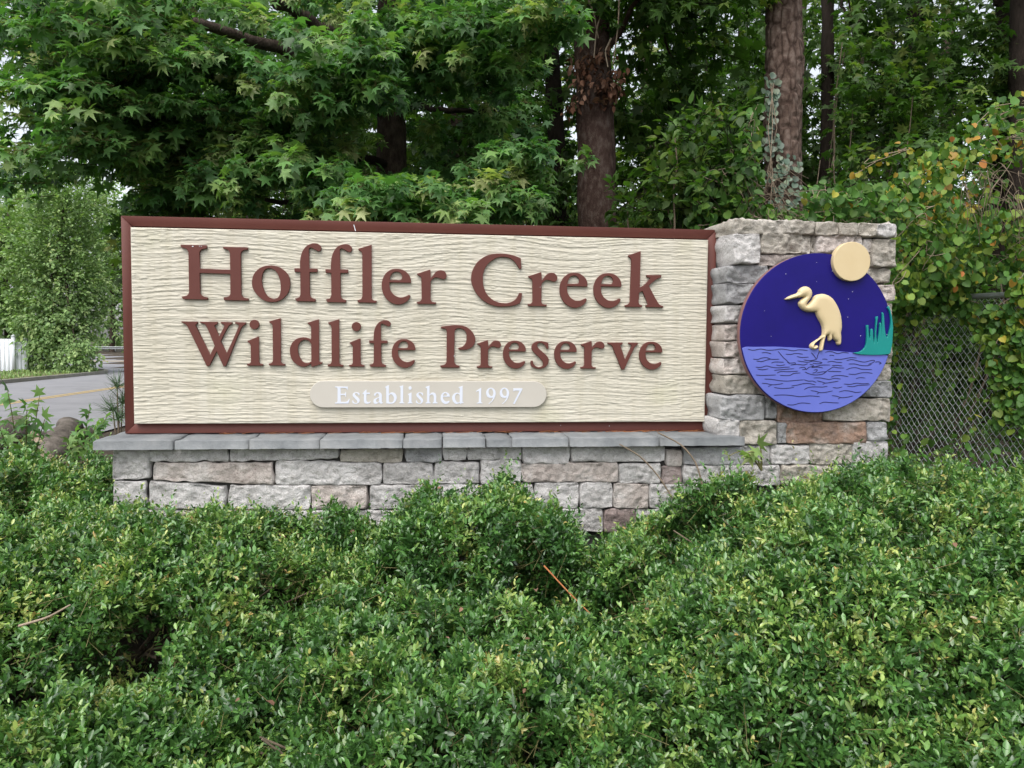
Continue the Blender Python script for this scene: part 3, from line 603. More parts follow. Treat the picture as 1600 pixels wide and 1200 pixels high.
def smooth_path(pts, closed=True, n=5):
    P = [np.array(p[:2], float) for p in pts]; cn = [len(p) > 2 for p in pts]; N = len(P); outp = []
    for i in range(N):
        p0, p1, p2, p3 = P[i-1], P[i], P[(i+1) % N], P[(i+2) % N]
        if cn[i]: p0 = p1-(p2-p1)*.5
        if cn[(i+1) % N]: p3 = p2+(p2-p1)*.5
        if cn[i] and cn[(i+1) % N]: outp.append(p1); continue
        l = np.linalg.norm(p2-p1)+1e-9
        m1 = (p2-p0)/(np.linalg.norm(p2-p1)+np.linalg.norm(p1-p0)+1e-9)*l; m2 = (p3-p1)/(np.linalg.norm(p3-p2)+np.linalg.norm(p2-p1)+1e-9)*l
        for t in np.linspace(0, 1, n, endpoint=False):
            h = 2*t**3-3*t*t+1; outp.append(h*p1+(t**3-2*t*t+t)*m1+(-2*t**3+3*t*t)*p2+(t**3-t*t)*m2)
    return np.array(outp)
GS = {}
for ch, paths in GL.items():
    pp = [smooth_path(p) for p in paths]; allp = np.concatenate(pp); mn, mx = allp.min(0), allp.max(0)
    GS[ch] = [(q-mn)/(mx-mn)*[1, -1]+[0, 1] for q in pp]
jobs = []
def flat_curve(paths, thick, bev, yface, name, mat, parent, off):
    """closed outlines in (x,z) -> bevelled plate whose front lies at yface"""
    cu = bpy.data.curves.new(name, 'CURVE'); cu.dimensions = '2D'; cu.fill_mode = 'BOTH'
    cu.extrude = max(thick/2-bev, 1e-5); cu.bevel_depth = bev; cu.bevel_resolution = 1; cu.offset = -bev
    for q in paths:
        sp = cu.splines.new('POLY'); sp.points.add(len(q)-1); sp.use_cyclic_u = True
        for i, c_ in enumerate(q): sp.points[i].co = (c_[0], c_[1], 0, 1)
    o = bpy.data.objects.new(name+'_outline', cu); COL.objects.link(o)
    jobs.append((o, cu, thick, yface, name, mat, parent, off))
def place(ch, box, yface, thick, bev, mat, parent, off, plane):
    u0, v0, u1, v1 = box; um, vm = (u0+u1)/2, (v0+v1)/2
    xa, xb = on_y(u0, vm, plane)[0], on_y(u1, vm, plane)[0]; zb, za = on_y(um, v1, plane)[2], on_y(um, v0, plane)[2]
    flat_curve([q*[xb-xa, za-zb]+[xa, zb] for q in GS[ch]], thick, bev, yface, 'letter', mat, parent, off)
L1 = [('H',282,383,387.5,469),('o',393,414.5,453,472),('f',459.5,379.5,502,471),('f',508,380.8,550,472.5),('l',558,382,588,473),('e',596.2,419.7,642.2,475.8),('r',650.8,421,698,475),('C',736.2,395.8,816.2,479),('r',824.8,425,871.2,478.5),('e',875,426,918.5,481),('e',928,426.5,971.5,481.2),('k',977.5,392.2,1038,480),
('W',283,502.5,384,573),('i',385,499.5,410,571.5),('l',419,497,444.5,571.5),('d',452.2,498.5,503,573.5),('l',511.2,498.7,536,573),('i',545,503,569,573),('f',576.5,500,610.5,573.5),('e',612,529.7,649,575),('P',688,508,743,574.5),('r',745.2,531.5,783,575),('e',786.2,532.2,822,576.2),('s',829.5,532.8,857.8,576.5),('e',866.5,533,901.5,576.8),('r',907.5,533,945,576.2),('v',950,535,997.5,577.8),('e',999.8,533.8,1035.5,577.8)]
for ch, *b in L1: place(ch, b, -.0350, .014, .0012, M['brown_paint'], sign, sign.location, -.040)
# plaque
plaque_off = sign.location
ya = on_y(484, 616, -.036); yb_ = on_y(854, 616, -.036); zt = on_y(669, 595.5, -.036)[2]; zb = on_y(669, 636.5, -.036)[2]
rr = (zt-zb)/2; zc = (zt+zb)/2; an = np.linspace(math.pi/2, 3*math.pi/2, 18)
pill = np.concatenate([np.stack([ya[0]+rr+rr*np.cos(an), zc+rr*np.sin(an)], -1), np.stack([yb_[0]-rr-rr*np.cos(an), zc-rr*np.sin(an)], -1)])
flat_curve([pill], .016, .0015, -.038, 'plaque', M['plaque'], sign, sign.location)
L3 = [('E',523.5,604,546.5,630.5),('s',550.5,613,562,631),('t',566.5,609,579,631),('a',583.5,613,598.5,631),('b',602,602,620,630.8),('l',623.8,602,632,630.3),('i',637,603.5,645,630.3),('s',650,613,661.2,631),('h',665,602.5,683.8,630.3),('e',688.5,612.8,702.8,631.2),('d',706.5,603,724.5,631.2),('1',743.8,606,754,630.3),('9',759.5,605.8,774.5,631),('9',780.8,605.8,795.5,631),('7',801.5,606.8,816.2,631.2)]
for ch, *b in L3: place(ch, b, -.0392, .0014, .0002, M['white_letter'], 'PLAQUE', sign.location, -.038)

# ------------------------------------------------------------------ EMBLEM (hangs on the pillar)
EY = YF-.075
ec = on_y(1276.5, 521, EY)
er = (on_y(1395, 521, EY)[0]-on_y(1158, 521, EY)[0])/2
emb = empty('heron_emblem', (float(ec[0]), float(EY+.04), float(ec[2]-er)), 'round navy emblem board with cream heron, moon and rippled blue water', 'emblem')
an = np.linspace(0, 2*math.pi, 96, endpoint=False)
disc = np.stack([ec[0]+er*np.cos(an), ec[2]+er*np.sin(an)], -1)
flat_curve([disc], .007, .0015, EY, 'board', M['navy'], emb, emb.location)
flat_curve([ec[[0, 2]]+(disc-ec[[0, 2]])*.999], .030, .001, EY+.0065, 'board_core', M['edge_brown'], emb, emb.location)
def rp_(pts, s, ox, oy, plane): return np.array([on_y(ox+x/s, oy+y/s, plane)[[0, 2]] for x, y in pts])
QS, QX, QY = 4.138, 1150, 370
# water: below a gently waved shoreline
wl = rp_([(20, 713), (45, 711), (150, 712), (250, 710), (350, 715), (480, 722), (600, 735), (750, 748), (870, 758), (1000, 764), (1030, 764)], QS, QX, QY, EY)
lineZ = lambda x: np.interp(x, wl[:, 0], wl[:, 1])
rw = er-.003
arc = [(ec[0]+rw*math.cos(a), ec[2]+rw*math.sin(a)) for a in np.linspace(-math.pi*1.25, math.pi*.25, 160)]
arc = np.array([q for q in arc if q[1] < lineZ(q[0])])
topx = np.linspace(arc[-1][0], arc[0][0], 40)[1:-1]
wat = np.concatenate([arc, np.stack([topx, lineZ(topx)], -1)])
flat_curve([wat], .005, .0008, EY-.003, 'water_panel', M['water_blue'], emb, emb.location)
# moon
mc = on_y(1331, 408.5, EY-.02); mr_ = (on_y(1360, 408, EY-.02)[0]-on_y(1302.3, 408, EY-.02)[0])/2
flat_curve([np.stack([mc[0]+mr_*np.cos(an), mc[2]+mr_*np.sin(an)], -1)], .03, .002, EY-.022, 'moon', M['cream'], emb, emb.location)
# reeds
RD = [(750,750,C),(800,740),(830,710),(838,660),(838,572,C),(849,570,C),(853,640),(860,662,C),(864,605),(872,595),(878,600),(880,650),(886,692,C),(895,600),(900,517,C),(911,515,C),(900,620),(906,692,C),(918,620),(925,555,C),(932,560),(936,642,C),(938,560),(940,488,C),(948,500),(956,600),(966,650),(976,640),(994,560),(988,490),(972,458,C),(984,447,C),(1000,490),(1008,560),(1006,640),(998,758,C),(900,764),(790,760)]
rdp = smooth_path([(*rp_([p[:2]], QS, QX, QY, EY)[0], *p[2:]) for p in RD])
dd = rdp-ec[[0, 2]]; ln = np.linalg.norm(dd, axis=1); rdp = np.where((ln > er)[:, None], ec[[0, 2]]+dd/ln[:, None]*er, rdp)
flat_curve([rdp], .010, .0012, EY-.009, 'reeds', M['teal'], emb, emb.location)
for (x, y) in ((322,240),(521,290),(623,222),(753,355),(727,402),(722,519),(805,640),(521,166),(183,478),(227,643),(975,632)):
    q = rp_([(x, y)], QS, QX, QY, EY)[0]; a8 = np.linspace(0, 6.283, 8, endpoint=False); rs = .0014 if x not in (183, 227, 521) else .0009
    flat_curve([np.stack([q[0]+rs*np.cos(a8), q[1]+rs*np.sin(a8)], -1)], .001, .0001, EY-.0008, 'star_dot', M['white_letter'], emb, emb.location)
# convert all outlines
dg = bpy.context.evaluated_depsgraph_get(); dg.update()
plq = None; pend = []; water_o = None
for (o, cu, thick, yface, name, mat, parent, off) in jobs:
    me = bpy.data.meshes.new_from_object(o.evaluated_get(dg))
    co = np.zeros(len(me.vertices)*3, np.float32); me.vertices.foreach_get('co', co); co = co.reshape(-1, 3)
    nw = np.stack([co[:, 0], yface+thick/2-co[:, 2], co[:, 1]], -1)-np.array(off)
    me.vertices.foreach_set('co', nw.astype(np.float32).ravel()); me.flip_normals() if False else None
    me.materials.clear(); me.materials.append(mat); me.name = name; me.update()
    if isinstance(parent, str): pend.append((name, me)); 
    else:
        ob = link(name, me, parent)
        if name == 'plaque': plq = ob
        if name == 'water_panel': water_o = ob
for name, me in pend: link(name, me, plq)
for (o, cu, *_r) in jobs: bpy.data.objects.remove(o); bpy.data.curves.remove(cu)

# heron: a pillowed relief
HR = [(148,345,C),(200,310),(260,283),(330,255),(350,215),(395,175),(450,160),(500,180),(535,235),(535,290),(510,345),(468,400),(455,432,C),(490,410),(540,360),(580,300),(640,275),(710,270),(780,295),(840,345),(900,440),(940,540),(960,640),(965,760),(952,830),(957,900),(947,1000),(915,1008),(895,985),(890,955),(860,930),(822,878,C),(826,905),(810,940),(780,945),(772,900),(768,862,C),(738,872,C),(715,950),(690,1085,C),(665,1097),(640,1090,C),(670,950),(680,908,C),(605,962),(570,1000),(566,1030,C),(600,1008),(625,1020),(610,1060),(560,1075),(515,1050),(510,1010),(540,975),(640,910),(688,862,C),(690,770),(670,700),(620,610),(590,532,C),(500,530),(420,510),(365,460),(345,410),(360,375),(400,340),(432,312,C),(340,325),(250,345),(190,355)]
hp = smooth_path([(*rp_([p[:2]], 9.23, 1210, 430, EY-.006)[0], *p[2:]) for p in HR], n=4)
def inside(P, poly):
    x, y = P[:, 0:1], P[:, 1:2]; a = poly; b = np.roll(poly, -1, 0)
    c_ = ((a[:, 1] > y) != (b[:, 1] > y)) & (x < (b[:, 0]-a[:, 0])*(y-a[:, 1])/(b[:, 1]-a[:, 1]+1e-15)+a[:, 0])
    return c_.sum(1) % 2 == 1
def edist(P, poly):
    a = poly; b = np.roll(poly, -1, 0); ab = b-a; ap = P[:, None]-a[None]
    t = np.clip((ap*ab).sum(-1)/((ab*ab).sum(-1)+1e-15), 0, 1); return np.linalg.norm(ap-t[..., None]*ab, axis=-1).min(1)
gxx, gyy = np.meshgrid(np.arange(hp[:, 0].min(), hp[:, 0].max(), .0028), np.arange(hp[:, 1].min(), hp[:, 1].max(), .0028))
G_ = np.stack([gxx.ravel(), gyy.ravel()], -1); G_ = G_[inside(G_, hp)]; dG = edist(G_, hp); G_ = G_[dG > .0016]
allp = np.concatenate([hp, G_]); nh = len(hp)
vv, ee, ff, *_ = delaunay_2d_cdt([Vector(q) for q in allp], [(i, (i+1) % nh) for i in range(nh)], [], 1, 1e-7)
vv = np.array([(q.x, q.y) for q in vv]); dv_ = edist(vv, hp); dv_[dv_ < 1e-5] = 0
def dome(d): 
    t = np.clip(d/.024, 0, 1); s_ = np.clip(d/.004, 0, 1); return .006*np.sqrt(1-(1-s_)**2)+.013*np.sqrt(1-(1-t)**2)
hv = np.stack([vv[:, 0], EY-.004-dome(dv_), vv[:, 1]], -1)
mb = MB()
fl_ = [tuple(f) for f in ff]
a_, b_, c_ = (hv[fl_[0][i]] for i in range(3))
if np.cross(b_-a_, c_-a_)[1] > 0: fl_ = [f[::-1] for f in fl_]
mb.add(hv, fl_)
bd = np.concatenate([np.stack([hp[:, 0], np.full(nh, EY-.004), hp[:, 1]], -1), np.stack([hp[:, 0], np.full(nh, EY+.001), hp[:, 1]], -1)])
mb.add(bd, [(i, (i+1) % nh, nh+(i+1) % nh, nh+i) for i in range(nh)])
mb.build('heron', M['cream'], emb, off=emb.location, smooth=True)

# ripples drawn on the water (crop scale 6.667 at 1160,530)
RIP = [[(55,103),(110,115),(190,102),(260,114),(330,112),(400,102),(470,110),(530,120),(590,110),(680,118)],[(200,142),(245,138),(300,152)],[(370,125),(400,160),(430,195),(465,225),(490,258)],[(450,155),(500,158),(560,148),(630,156)],[(565,180),(620,190),(690,186)],
[(110,207),(160,210),(200,196),(250,192),(300,208),(385,208)],[(145,226),(200,232),(260,215),(300,205)],[(300,248),(340,237),(390,238),(430,240)],[(350,268),(395,275),(445,265)],[(137,290),(190,294),(250,278),(300,290),(370,298),(440,292),(495,290)],[(155,310),(210,318),(270,308)],[(330,325),(390,318),(460,312),(540,306)],[(140,372),(200,377),(270,375),(348,372)],[(358,352),(400,336),(470,338),(540,335),(580,332)],[(390,376),(440,378),(495,376),(530,358),(605,350)],
[(465,240),(500,248),(550,246),(545,262),(500,268)],[(500,268),(570,262),(640,268),(680,255)],[(570,225),(640,235),(680,240),(740,228),(830,245),(790,256),(730,250)],[(590,300),(640,292),(660,310),(620,318)],[(650,340),(700,362),(770,372),(840,360),(880,330)],[(660,320),(700,290),(760,285),(820,270),(915,268)],[(700,262),(740,272),(720,292),(790,290),(840,300)],[(740,322),(780,318),(760,345),(730,352)],[(770,352),(830,340),(880,338)],[(890,335),(960,336),(1030,338)],[(880,330),(920,305),(945,290),(1000,298),(1060,300)],[(930,275),(985,272),(1040,278)],[(885,238),(930,230),(985,240),(1040,242)],[(716,140),(740,165),(762,195),(772,210)],[(800,130),(785,165),(775,205)],[(635,215),(700,222),(770,212)],[(830,208),(860,206),(885,212)],[(905,168),(930,166),(955,172)],[(860,136),(900,128),(940,132),(990,150),(1050,138),(1110,145)],[(955,208),(1020,210),(1090,198),(1130,192),(1190,196)],[(1085,222),(1140,212),(1210,228),(1270,238),(1340,222),(1375,222),(1365,240),(1310,262)],[(1105,258),(1170,258),(1230,272),(1300,276),(1345,262)],[(1380,238),(1420,235),(1445,250),(1420,258)],[(1080,318),(1130,300),(1180,296),(1240,312),(1350,316)],[(1105,362),(1170,366),(1230,352),(1300,348),(1355,356)],[(1180,410),(1225,400),(1280,404)],
[(922,396),(965,380),(1030,378),(1105,390)],[(740,404),(800,402),(860,412),(905,418),(960,408),(1025,414)],[(640,422),(690,436),(730,436),(768,450)],[(775,432),(830,446),(868,456),(930,448),(1000,436)],[(868,456),(835,470)],[(228,414),(300,418),(380,430),(460,436),(540,430),(640,422)],[(202,458),(250,462),(310,474),(370,470),(425,460)],[(310,474),(268,492)],[(328,502),(400,512),(480,510),(540,500)],[(510,486),(570,478),(640,462),(700,462),(760,476)],[(642,524),(690,502),(760,496),(830,498),(885,490)],[(940,502),(990,508),(1040,496)],[(1055,466),(1120,470),(1190,458),(1250,464),(1320,460)],[(1088,488),(1150,494),(1210,480),(1270,478),(1330,474)],[(1003,550),(1060,536),(1120,540),(1180,554),(1240,548)],[(710,534),(770,544),(805,556),(870,552),(940,538)],[(805,556),(775,570)],[(930,586),(985,594),(1025,608),(1090,604),(1152,590)],[(1025,608),(995,622)],[(325,584),(420,580),(510,586),(600,598),(700,590),(808,598)],[(465,682),(530,684),(610,664),(710,670)],[(800,672),(850,656),(920,660),(1005,664)]]
for pth in RIP:
    q = smooth_path([(*rp_([t], 6.667, 1160, 530, EY-.003)[0],) + ((C,) if i in (0, len(pth)-1) else ()) for i, t in enumerate(pth)], n=5)
    # keep the open run only (drop the closing segment)
    ndrop = 1
    q = q[:-(ndrop)] if len(pth) > 2 else q
    q = np.vstack([q, rp_([pth[-1]], 6.667, 1160, 530, EY-.003)])
    tq = np.gradient(q, axis=0); tq /= np.linalg.norm(tq, axis=1)[:, None]+1e-12; nq = np.stack([-tq[:, 1], tq[:, 0]], -1)
    wdt = .0015*np.clip(np.minimum(np.arange(len(q)), len(q)-1-np.arange(len(q)))/2+.45, .4, 1)
    lo, hi = q-nq*wdt[:, None], q+nq*wdt[:, None]; nq_ = len(q)
    yv = EY-.003
    V = np.concatenate([np.stack([lo[:, 0], np.full(nq_, yv-.0008), lo[:, 1]], -1), np.stack([hi[:, 0], np.full(nq_, yv-.0008), hi[:, 1]], -1)])
    mb = MB(); mb.add(V, [(i, i+1, nq_+i+1, nq_+i) for i in range(nq_-1)])
    mb.build('wave_line', M['ink'], water_o, off=emb.location)
# mounting blocks between board and pillar
for dx in (-.15, .15):
    mb = MB(); mb.box(ec[0]+dx-.05, ec[0]+dx+.05, EY+.034, YF+.05, ec[2]-.18, ec[2]+.18); mb.build('mounting_batten', M['edge_brown'], emb, off=emb.location)
#@@FOLIAGE@@

# ================================================================== FOLIAGE
def nrm(a): return a/(np.linalg.norm(a, axis=-1, keepdims=True)+1e-12)
# leaf templates: x from stalk to tip, y across, z up; unit length
def T_small():
    v = np.array([(0, 0, 0), (.28, .19, .05), (.66, .20, .05), (1, 0, -.04), (.66, -.20, .05), (.28, -.19, .05)]); return v, [np.array([[0, 3, 2, 1], [0, 5, 4, 3]])]
def T_ovate():
    v = np.array([(0, 0, 0), (.2, .26, .06), (.55, .28, .05), (1, 0, -.10), (.55, -.28, .05), (.2, -.26, .06), (.5, 0, 0)])
    return v, [np.array([[0, 6, 2, 1], [0, 5, 4, 6]]), np.array([[6, 3, 2], [6, 4, 3]])]
def T_heart():
    o_ = [(.05, 0), (-.03, .20), (.12, .42), (.42, .50), (.76, .36), (1, 0), (.76, -.36), (.42, -.50), (.12, -.42), (-.03, -.20)]
    v = [(.36, 0, -.05)]+[(x, y, .10*abs(y)*2-.12*x*x) for x, y in o_]
    return np.array(v), [np.array([[0, i, i % 10+1] for i in range(1, 11)])]
def T_star():
    v = [(.34, 0, 0)]; ang = [(180, .34), (128, .62), (98, .26), (66, .66), (33, .27), (0, .68), (-33, .27), (-66, .66), (-98, .26), (-128, .62)]
    for a, r in ang:
        x, y = .34+r*math.cos(R(a)), r*math.sin(R(a)); v.append((x, y, -.30*((x-.34)**2+y*y)+.05*(r < .3)))
    return np.array(v), [np.array([[0, i, i % 10+1] for i in range(1, 11)])]
def T_needle():
    v = np.array([(0, .006, 0), (1, 0, -.15), (0, -.006, .004), (.5, .006, .02), (.5, -.006, .02)]); return v, [np.array([[0, 2, 4, 3]]), np.array([[3, 4, 1]])]
TS, TO, TH, TG, TN = T_small(), T_ovate(), T_heart(), T_star(), T_needle()
def frames(d, up):
    d = nrm(d); s = nrm(np.cross(up, d)); n_ = np.cross(d, s); return d, s, n_
def leaf_arrays(tpl, pos, d, up, size, curl=None):
    """many leaves -> vertex and face arrays"""
    tv, tf = tpl; d, s, n_ = frames(d, up); N = len(pos); size = np.broadcast_to(size, (N,))
    z = tv[None, :, 2]*(1 if curl is None else curl[:, None])
    V = pos[:, None, :]+size[:, None, None]*(tv[None, :, 0, None]*d[:, None]+tv[None, :, 1, None]*s[:, None]+z[..., None]*n_[:, None])
    k = len(tv); F = [(f[None]+(np.arange(N)*k)[:, None, None]).reshape(-1, f.shape[1]) for f in tf]
    return V.reshape(-1, 3), F
class Leaves:
    def __init__(s): s.p = []; s.d = []; s.u = []; s.s = []; s.t = []
    def add(s, p, d, u, sz, t):
        n_ = len(p); s.p.append(p); s.d.append(d); s.u.append(np.broadcast_to(u, (n_, 3))); s.s.append(np.broadcast_to(sz, (n_,))); s.t.append(np.broadcast_to(t, (n_,)))
    def cat(s): return [np.concatenate(a) for a in (s.p, s.d, s.u, s.s, s.t)]
def leaf_mesh(name, tpl, L, mat, off, sel=None):
    p, d, u, sz, t = L if sel is None else [a[sel] for a in L]
    rr_ = np.random.default_rng(len(p)); V, F = leaf_arrays(tpl, p-off, d, u, sz, rr_.uniform(.3, 2.2, len(p)))
    return mesh_np(name, V, F, mat, False, np.repeat(t, len(tpl[0])))
def single_leaves(parent, tpl, L, sel, mat, name='leaf'):
    """the leaves that show largest, each an object of its own (shared meshes, four tints, three curls)"""
    p, d, u, sz, t = [a[sel] for a in L]; lv = {}
    d, s_, n_ = frames(d, u)
    for i in range(len(p)):
        key = (int(min(.999, max(0, t[i]))*7), i % 3)
        if key not in lv:
            v = tpl[0].copy(); v[:, 2] *= (.5, 1.1, 1.9)[key[1]]
            lv[key] = mesh_np(name, v, tpl[1], mat, False, np.full(len(v), (key[0]+.5)/7))
        o = bpy.data.objects.new(name, lv[key]); COL.objects.link(o); o.parent = parent
        m_ = Matrix.Identity(4)
        for a in range(3): m_[a][0], m_[a][1], m_[a][2], m_[a][3] = d[i, a]*sz[i], s_[i, a]*sz[i], n_[i, a]*sz[i], p[i, a]-parent.location[a]
        o.matrix_basis = m_
def rnd_dirs(r, n_): return nrm(r.normal(size=(n_, 3)))
def to_px(P):
    d = np.asarray(P)-CAM; z = d @ FWD; z = np.where(np.abs(z) < 1e-6, 1e-6, z)
    return 800+FPX*(d @ RIGHT)/z, 600-FPX*(d @ UP)/z, z
def tubes_np(P0, P1, r0, r1, k=3):
    """many thin straight sticks as one array"""
    t = nrm(P1-P0); ref = np.where(np.abs(t[:, 2:3]) < .9, np.array([[0, 0, 1.]]), np.array([[1., 0, 0]])); a = nrm(np.cross(t, ref)); b = np.cross(t, a)
    an = np.arange(k)*2*math.pi/k; ring = np.cos(an)[None, :, None]*a[:, None]+np.sin(an)[None, :, None]*b[:, None]
    r0 = np.broadcast_to(r0, (len(P0),)); r1 = np.broadcast_to(r1, (len(P0),))
    V = np.concatenate([P0[:, None]+ring*r0[:, None, None], P1[:, None]+ring*r1[:, None, None]], 1).reshape(-1, 3)
    base = (np.arange(len(P0))*2*k)[:, None, None]
    f = np.array([[j, (j+1) % k, k+(j+1) % k, k+j] for j in range(k)])
    return V, [(f[None]+base).reshape(-1, 4)]

# ------------------------------------------------------------------ HEDGE of small-leaved shrubs
hw1 = Waves(16, 1.6, 4.5, 41, 2); hw2 = Waves(16, 4.5, 10, 42, 2); hw3 = Waves(18, 1.6, 3.6, 43)
#            cx     cy    rx    ry   top   label
HEDGE = [
 ('D', 1.72, -.98, 1.42, 1.03, 1.02, 'broad light green clipped shrub mounding up in front of the stone pillar'),
 ('C', .15, -.60, .50, .40, .94, 'rounded shrub with a dark shaded right flank below the middle of the wall'),
 ('B', -1.02, -.64, 1.02, .70, .85, 'wide yellow tipped shrub in front of the left end of the stone wall'),
 ('A', -1.80, .0, .92, .80, .95, 'shrub spreading beside the left flank of the wall, behind the others'),
 ('E', .02, -1.36, .62, .56, .76, 'low shrub filling the lower middle of the picture'),
 ('F', -1.15, -1.50, .92, .50, .60, 'dark shaded shrub in the bottom left corner'),
 ('G', 1.5, -1.92, 1.1, .50, .62, 'coarse leaved shrub in the bottom right corner'),
 ('H', .10, -2.02, .85, .36, .48, 'lowest shrub at the bottom edge between the corner shrubs'),
 ('I', 2.75, -.35, .75, .6, .86, 'shrub at the foot of the chain link fence'),
 ('J', -.42, -.42, .46, .30, .80, 'small shrub tucked against the wall between two larger shrubs'),
]
def dome_z(hd, x, y):
    _, cx, cy_, rx, ry, top, _l = hd
    q = (np.abs((x-cx)/rx)**2.4+np.abs((y-cy_)/ry)**2.4)
    z0_ = .05
    P = np.stack([x+cx*3, y+cy_*5], -1)
    z = z0_+(top-z0_)*np.clip(1-q, 0, 1)**.36
    return np.where(q < 1, z+(.024*hw1(P)+.016*hw2(P))*np.clip((1-q)*3, 0, 1), -9)
tot_l = 0
for hi, hd in enumerate(HEDGE):
    key, cx, cy_, rx, ry, top, lab = hd
    r = np.random.default_rng(600+hi)
    # sample the shell in direction space so that steep flanks get their share
    n0 = int(7700*rx*ry+3000*(rx+ry))
    a = r.uniform(0, 2*math.pi, n0*2); q = r.uniform(0, 1, n0*2)**.40
    ex = np.sign(np.cos(a))*np.abs(np.cos(a))**(2/2.4); ey = np.sign(np.sin(a))*np.abs(np.sin(a))**(2/2.4)
    x = cx+rx*ex*q; y = cy_+ry*ey*q
    z = dome_z(hd, x, y); e_ = .012
    gx_ = (dome_z(hd, x+e_, y)-dome_z(hd, x-e_, y))/(2*e_); gy_ = (dome_z(hd, x, y+e_)-dome_z(hd, x, y-e_))/(2*e_)
    gx_ = np.clip(gx_, -6, 6); gy_ = np.clip(gy_, -6, 6)
    N_ = nrm(np.stack([-gx_, -gy_, np.ones_like(gx_)], -1))
    # depth below the shell: two thirds near the surface
    dep = np.where(r.random(len(x)) < .62, r.uniform(-.03, .02, len(x)), r.uniform(.02, .13, len(x)))
    pk = hw3(np.stack([x, y, z], -1)+cx); pocket = np.clip((pk-.55)/.4, 0, 1)*(.20 if key in 'BC' else .06 if key in 'FH' else .15)
    dep = dep+pocket
    P = np.stack([x, y, z], -1)-N_*dep[:, None]
    keep = z > .06
    for ho in HEDGE:
        if ho is not hd: keep &= P[:, 2] > dome_z(ho, P[:, 0], P[:, 1])-.07
    keep &= ~((P[:, 1] > YF-.035) & (P[:, 0] > xl-.03) & (P[:, 0] < 1.98))          # nothing grows inside the masonry
    keep &= P[:, 2] > gz(P[:, 0], P[:, 1])-.05
    u_, v_, dz_ = to_px(P); 
    # flanks the camera cannot see get a thinner cover
    keep &= (r.random(len(x)) < np.where((u_ < -260) | (u_ > 1860) | (v_ > 1420) | ((N_ @ nrm(CAM-np.array([cx, cy_, top]))) < -.25), .35, 1))
    P, N_, dep = P[keep], N_[keep], dep[keep]
    n_ = len(P)
    D = nrm(N_*.55+np.array([0, 0, .45])+rnd_dirs(r, n_)*.85)
    flat_ = r.random(n_) < .30; D[flat_, 2] *= .25; D = nrm(D)
    LEN = r.uniform(.045, .115, n_); long_ = r.random(n_) < .05; LEN[long_] *= 1.6
    bent = nrm(rnd_dirs(r, n_)+np.array([0, 0, .3]))*.15
    patch = hw1(np.stack([P[:, 0]*1.3+9, P[:, 1]*1.3], -1))
    Lv = Leaves(); nl = 13
    shoot = r.random(n_) < .018; LEN[shoot] = r.uniform(.13, .24, shoot.sum()); D[shoot] = nrm(D[shoot]*.6+np.array([0, 0, .9])+rnd_dirs(r, int(shoot.sum()))*.35); P[shoot] += D[shoot]*.05
    base = P-D*LEN[:, None]*.6
    young = np.clip(r.normal(.24, .20, n_)+.12*patch+.20*np.clip(N_[:, 2], 0, 1)**2*(dep < .02)+(.10 if key in 'BAD' else 0), 0, 1)
    szs = r.uniform(.0185, .030, n_)*(1.12 if key in 'FGH' else 1.0)*(1-.25*young)
    for j in range(nl):
        t = (j+.5)/nl
        bp = base+D*(LEN*(.12+.9*t))[:, None]+bent*(LEN*t*t)[:, None]
        sd = nrm(np.cross(D, rnd_dirs(r, n_)))
        tipw = .25+1.1*t**2
        dr = nrm(sd+D*tipw+np.array([0, 0, .18]))
        upv = nrm(D*.6+np.array([0, 0, .8])+rnd_dirs(r, n_)*.55)
        tint = np.clip(young*.74+.38*max(0, t-.62)*(.4+2.0*young)+r.normal(0, .03, n_), 0, .98)
        Lv.add(bp, dr, upv, szs*r.uniform(.65, 1.15, n_)*(1-.35*max(0, t-.7)/.3), tint)
    L = Lv.cat(); tot_l += len(L[0])
    root = empty('shrub', (cx, cy_, float(gz(cx, cy_))), lab, 'shrub', 'small leaved evergreen shrubs planted in front of the wall')
    off = np.array(root.location)
    u_, v_, dz_ = to_px(L[0]); inf = (u_ > 0) & (u_ < 1600) & (v_ > 0) & (v_ < 1200)
    o = link('foliage', leaf_mesh('foliage', TS, L, M['hedge_leaf'], off), root); o['kind'] = 'stuff'
    # twigs
    k_ = (r.random(n_) < .34) | shoot
    V1, F1 = tubes_np(base[k_]-D[k_]*.03, base[k_]+D[k_]*(LEN[k_]*.5)[:, None], .0011, .0010)
    o = link('twigs', mesh_np('twigs', V1-off, F1, M['green_stem']), root); o['kind'] = 'stuff'
    mb = MB()
    for j in range(26):
        a_ = r.uniform(0, 6.28); rr_ = math.sqrt(r.uniform(.05, .8)); ex_, ey_ = cx+rx*rr_*math.cos(a_), cy_+ry*rr_*math.sin(a_)
        if ey_ > YF-.05 and xl-.03 < ex_ < 1.98: continue
        zt_ = float(dome_z(hd, np.array([ex_]), np.array([ey_]))[0])-.05; bx, by = cx+(ex_-cx)*.35, min(cy_+(ey_-cy_)*.35, YF-.06 if key != 'A' else 9)
        zb_ = float(gz(bx, by))-.03
        if zt_ < zb_+.1: continue
        tt = np.linspace(0, 1, 6)[:, None]; mid = np.array([bx, by, zb_])*(1-tt)+np.array([ex_, ey_, zt_])*tt; mid += r.normal(0, .012, (6, 3))*np.sin(tt*3.14)
        mb.tube(mid, np.linspace(.007, .0025, 6), 5)
    if mb.n: 
        o = mb.build('stems', M['twig'], root, off=off); o['kind'] = 'stuff'

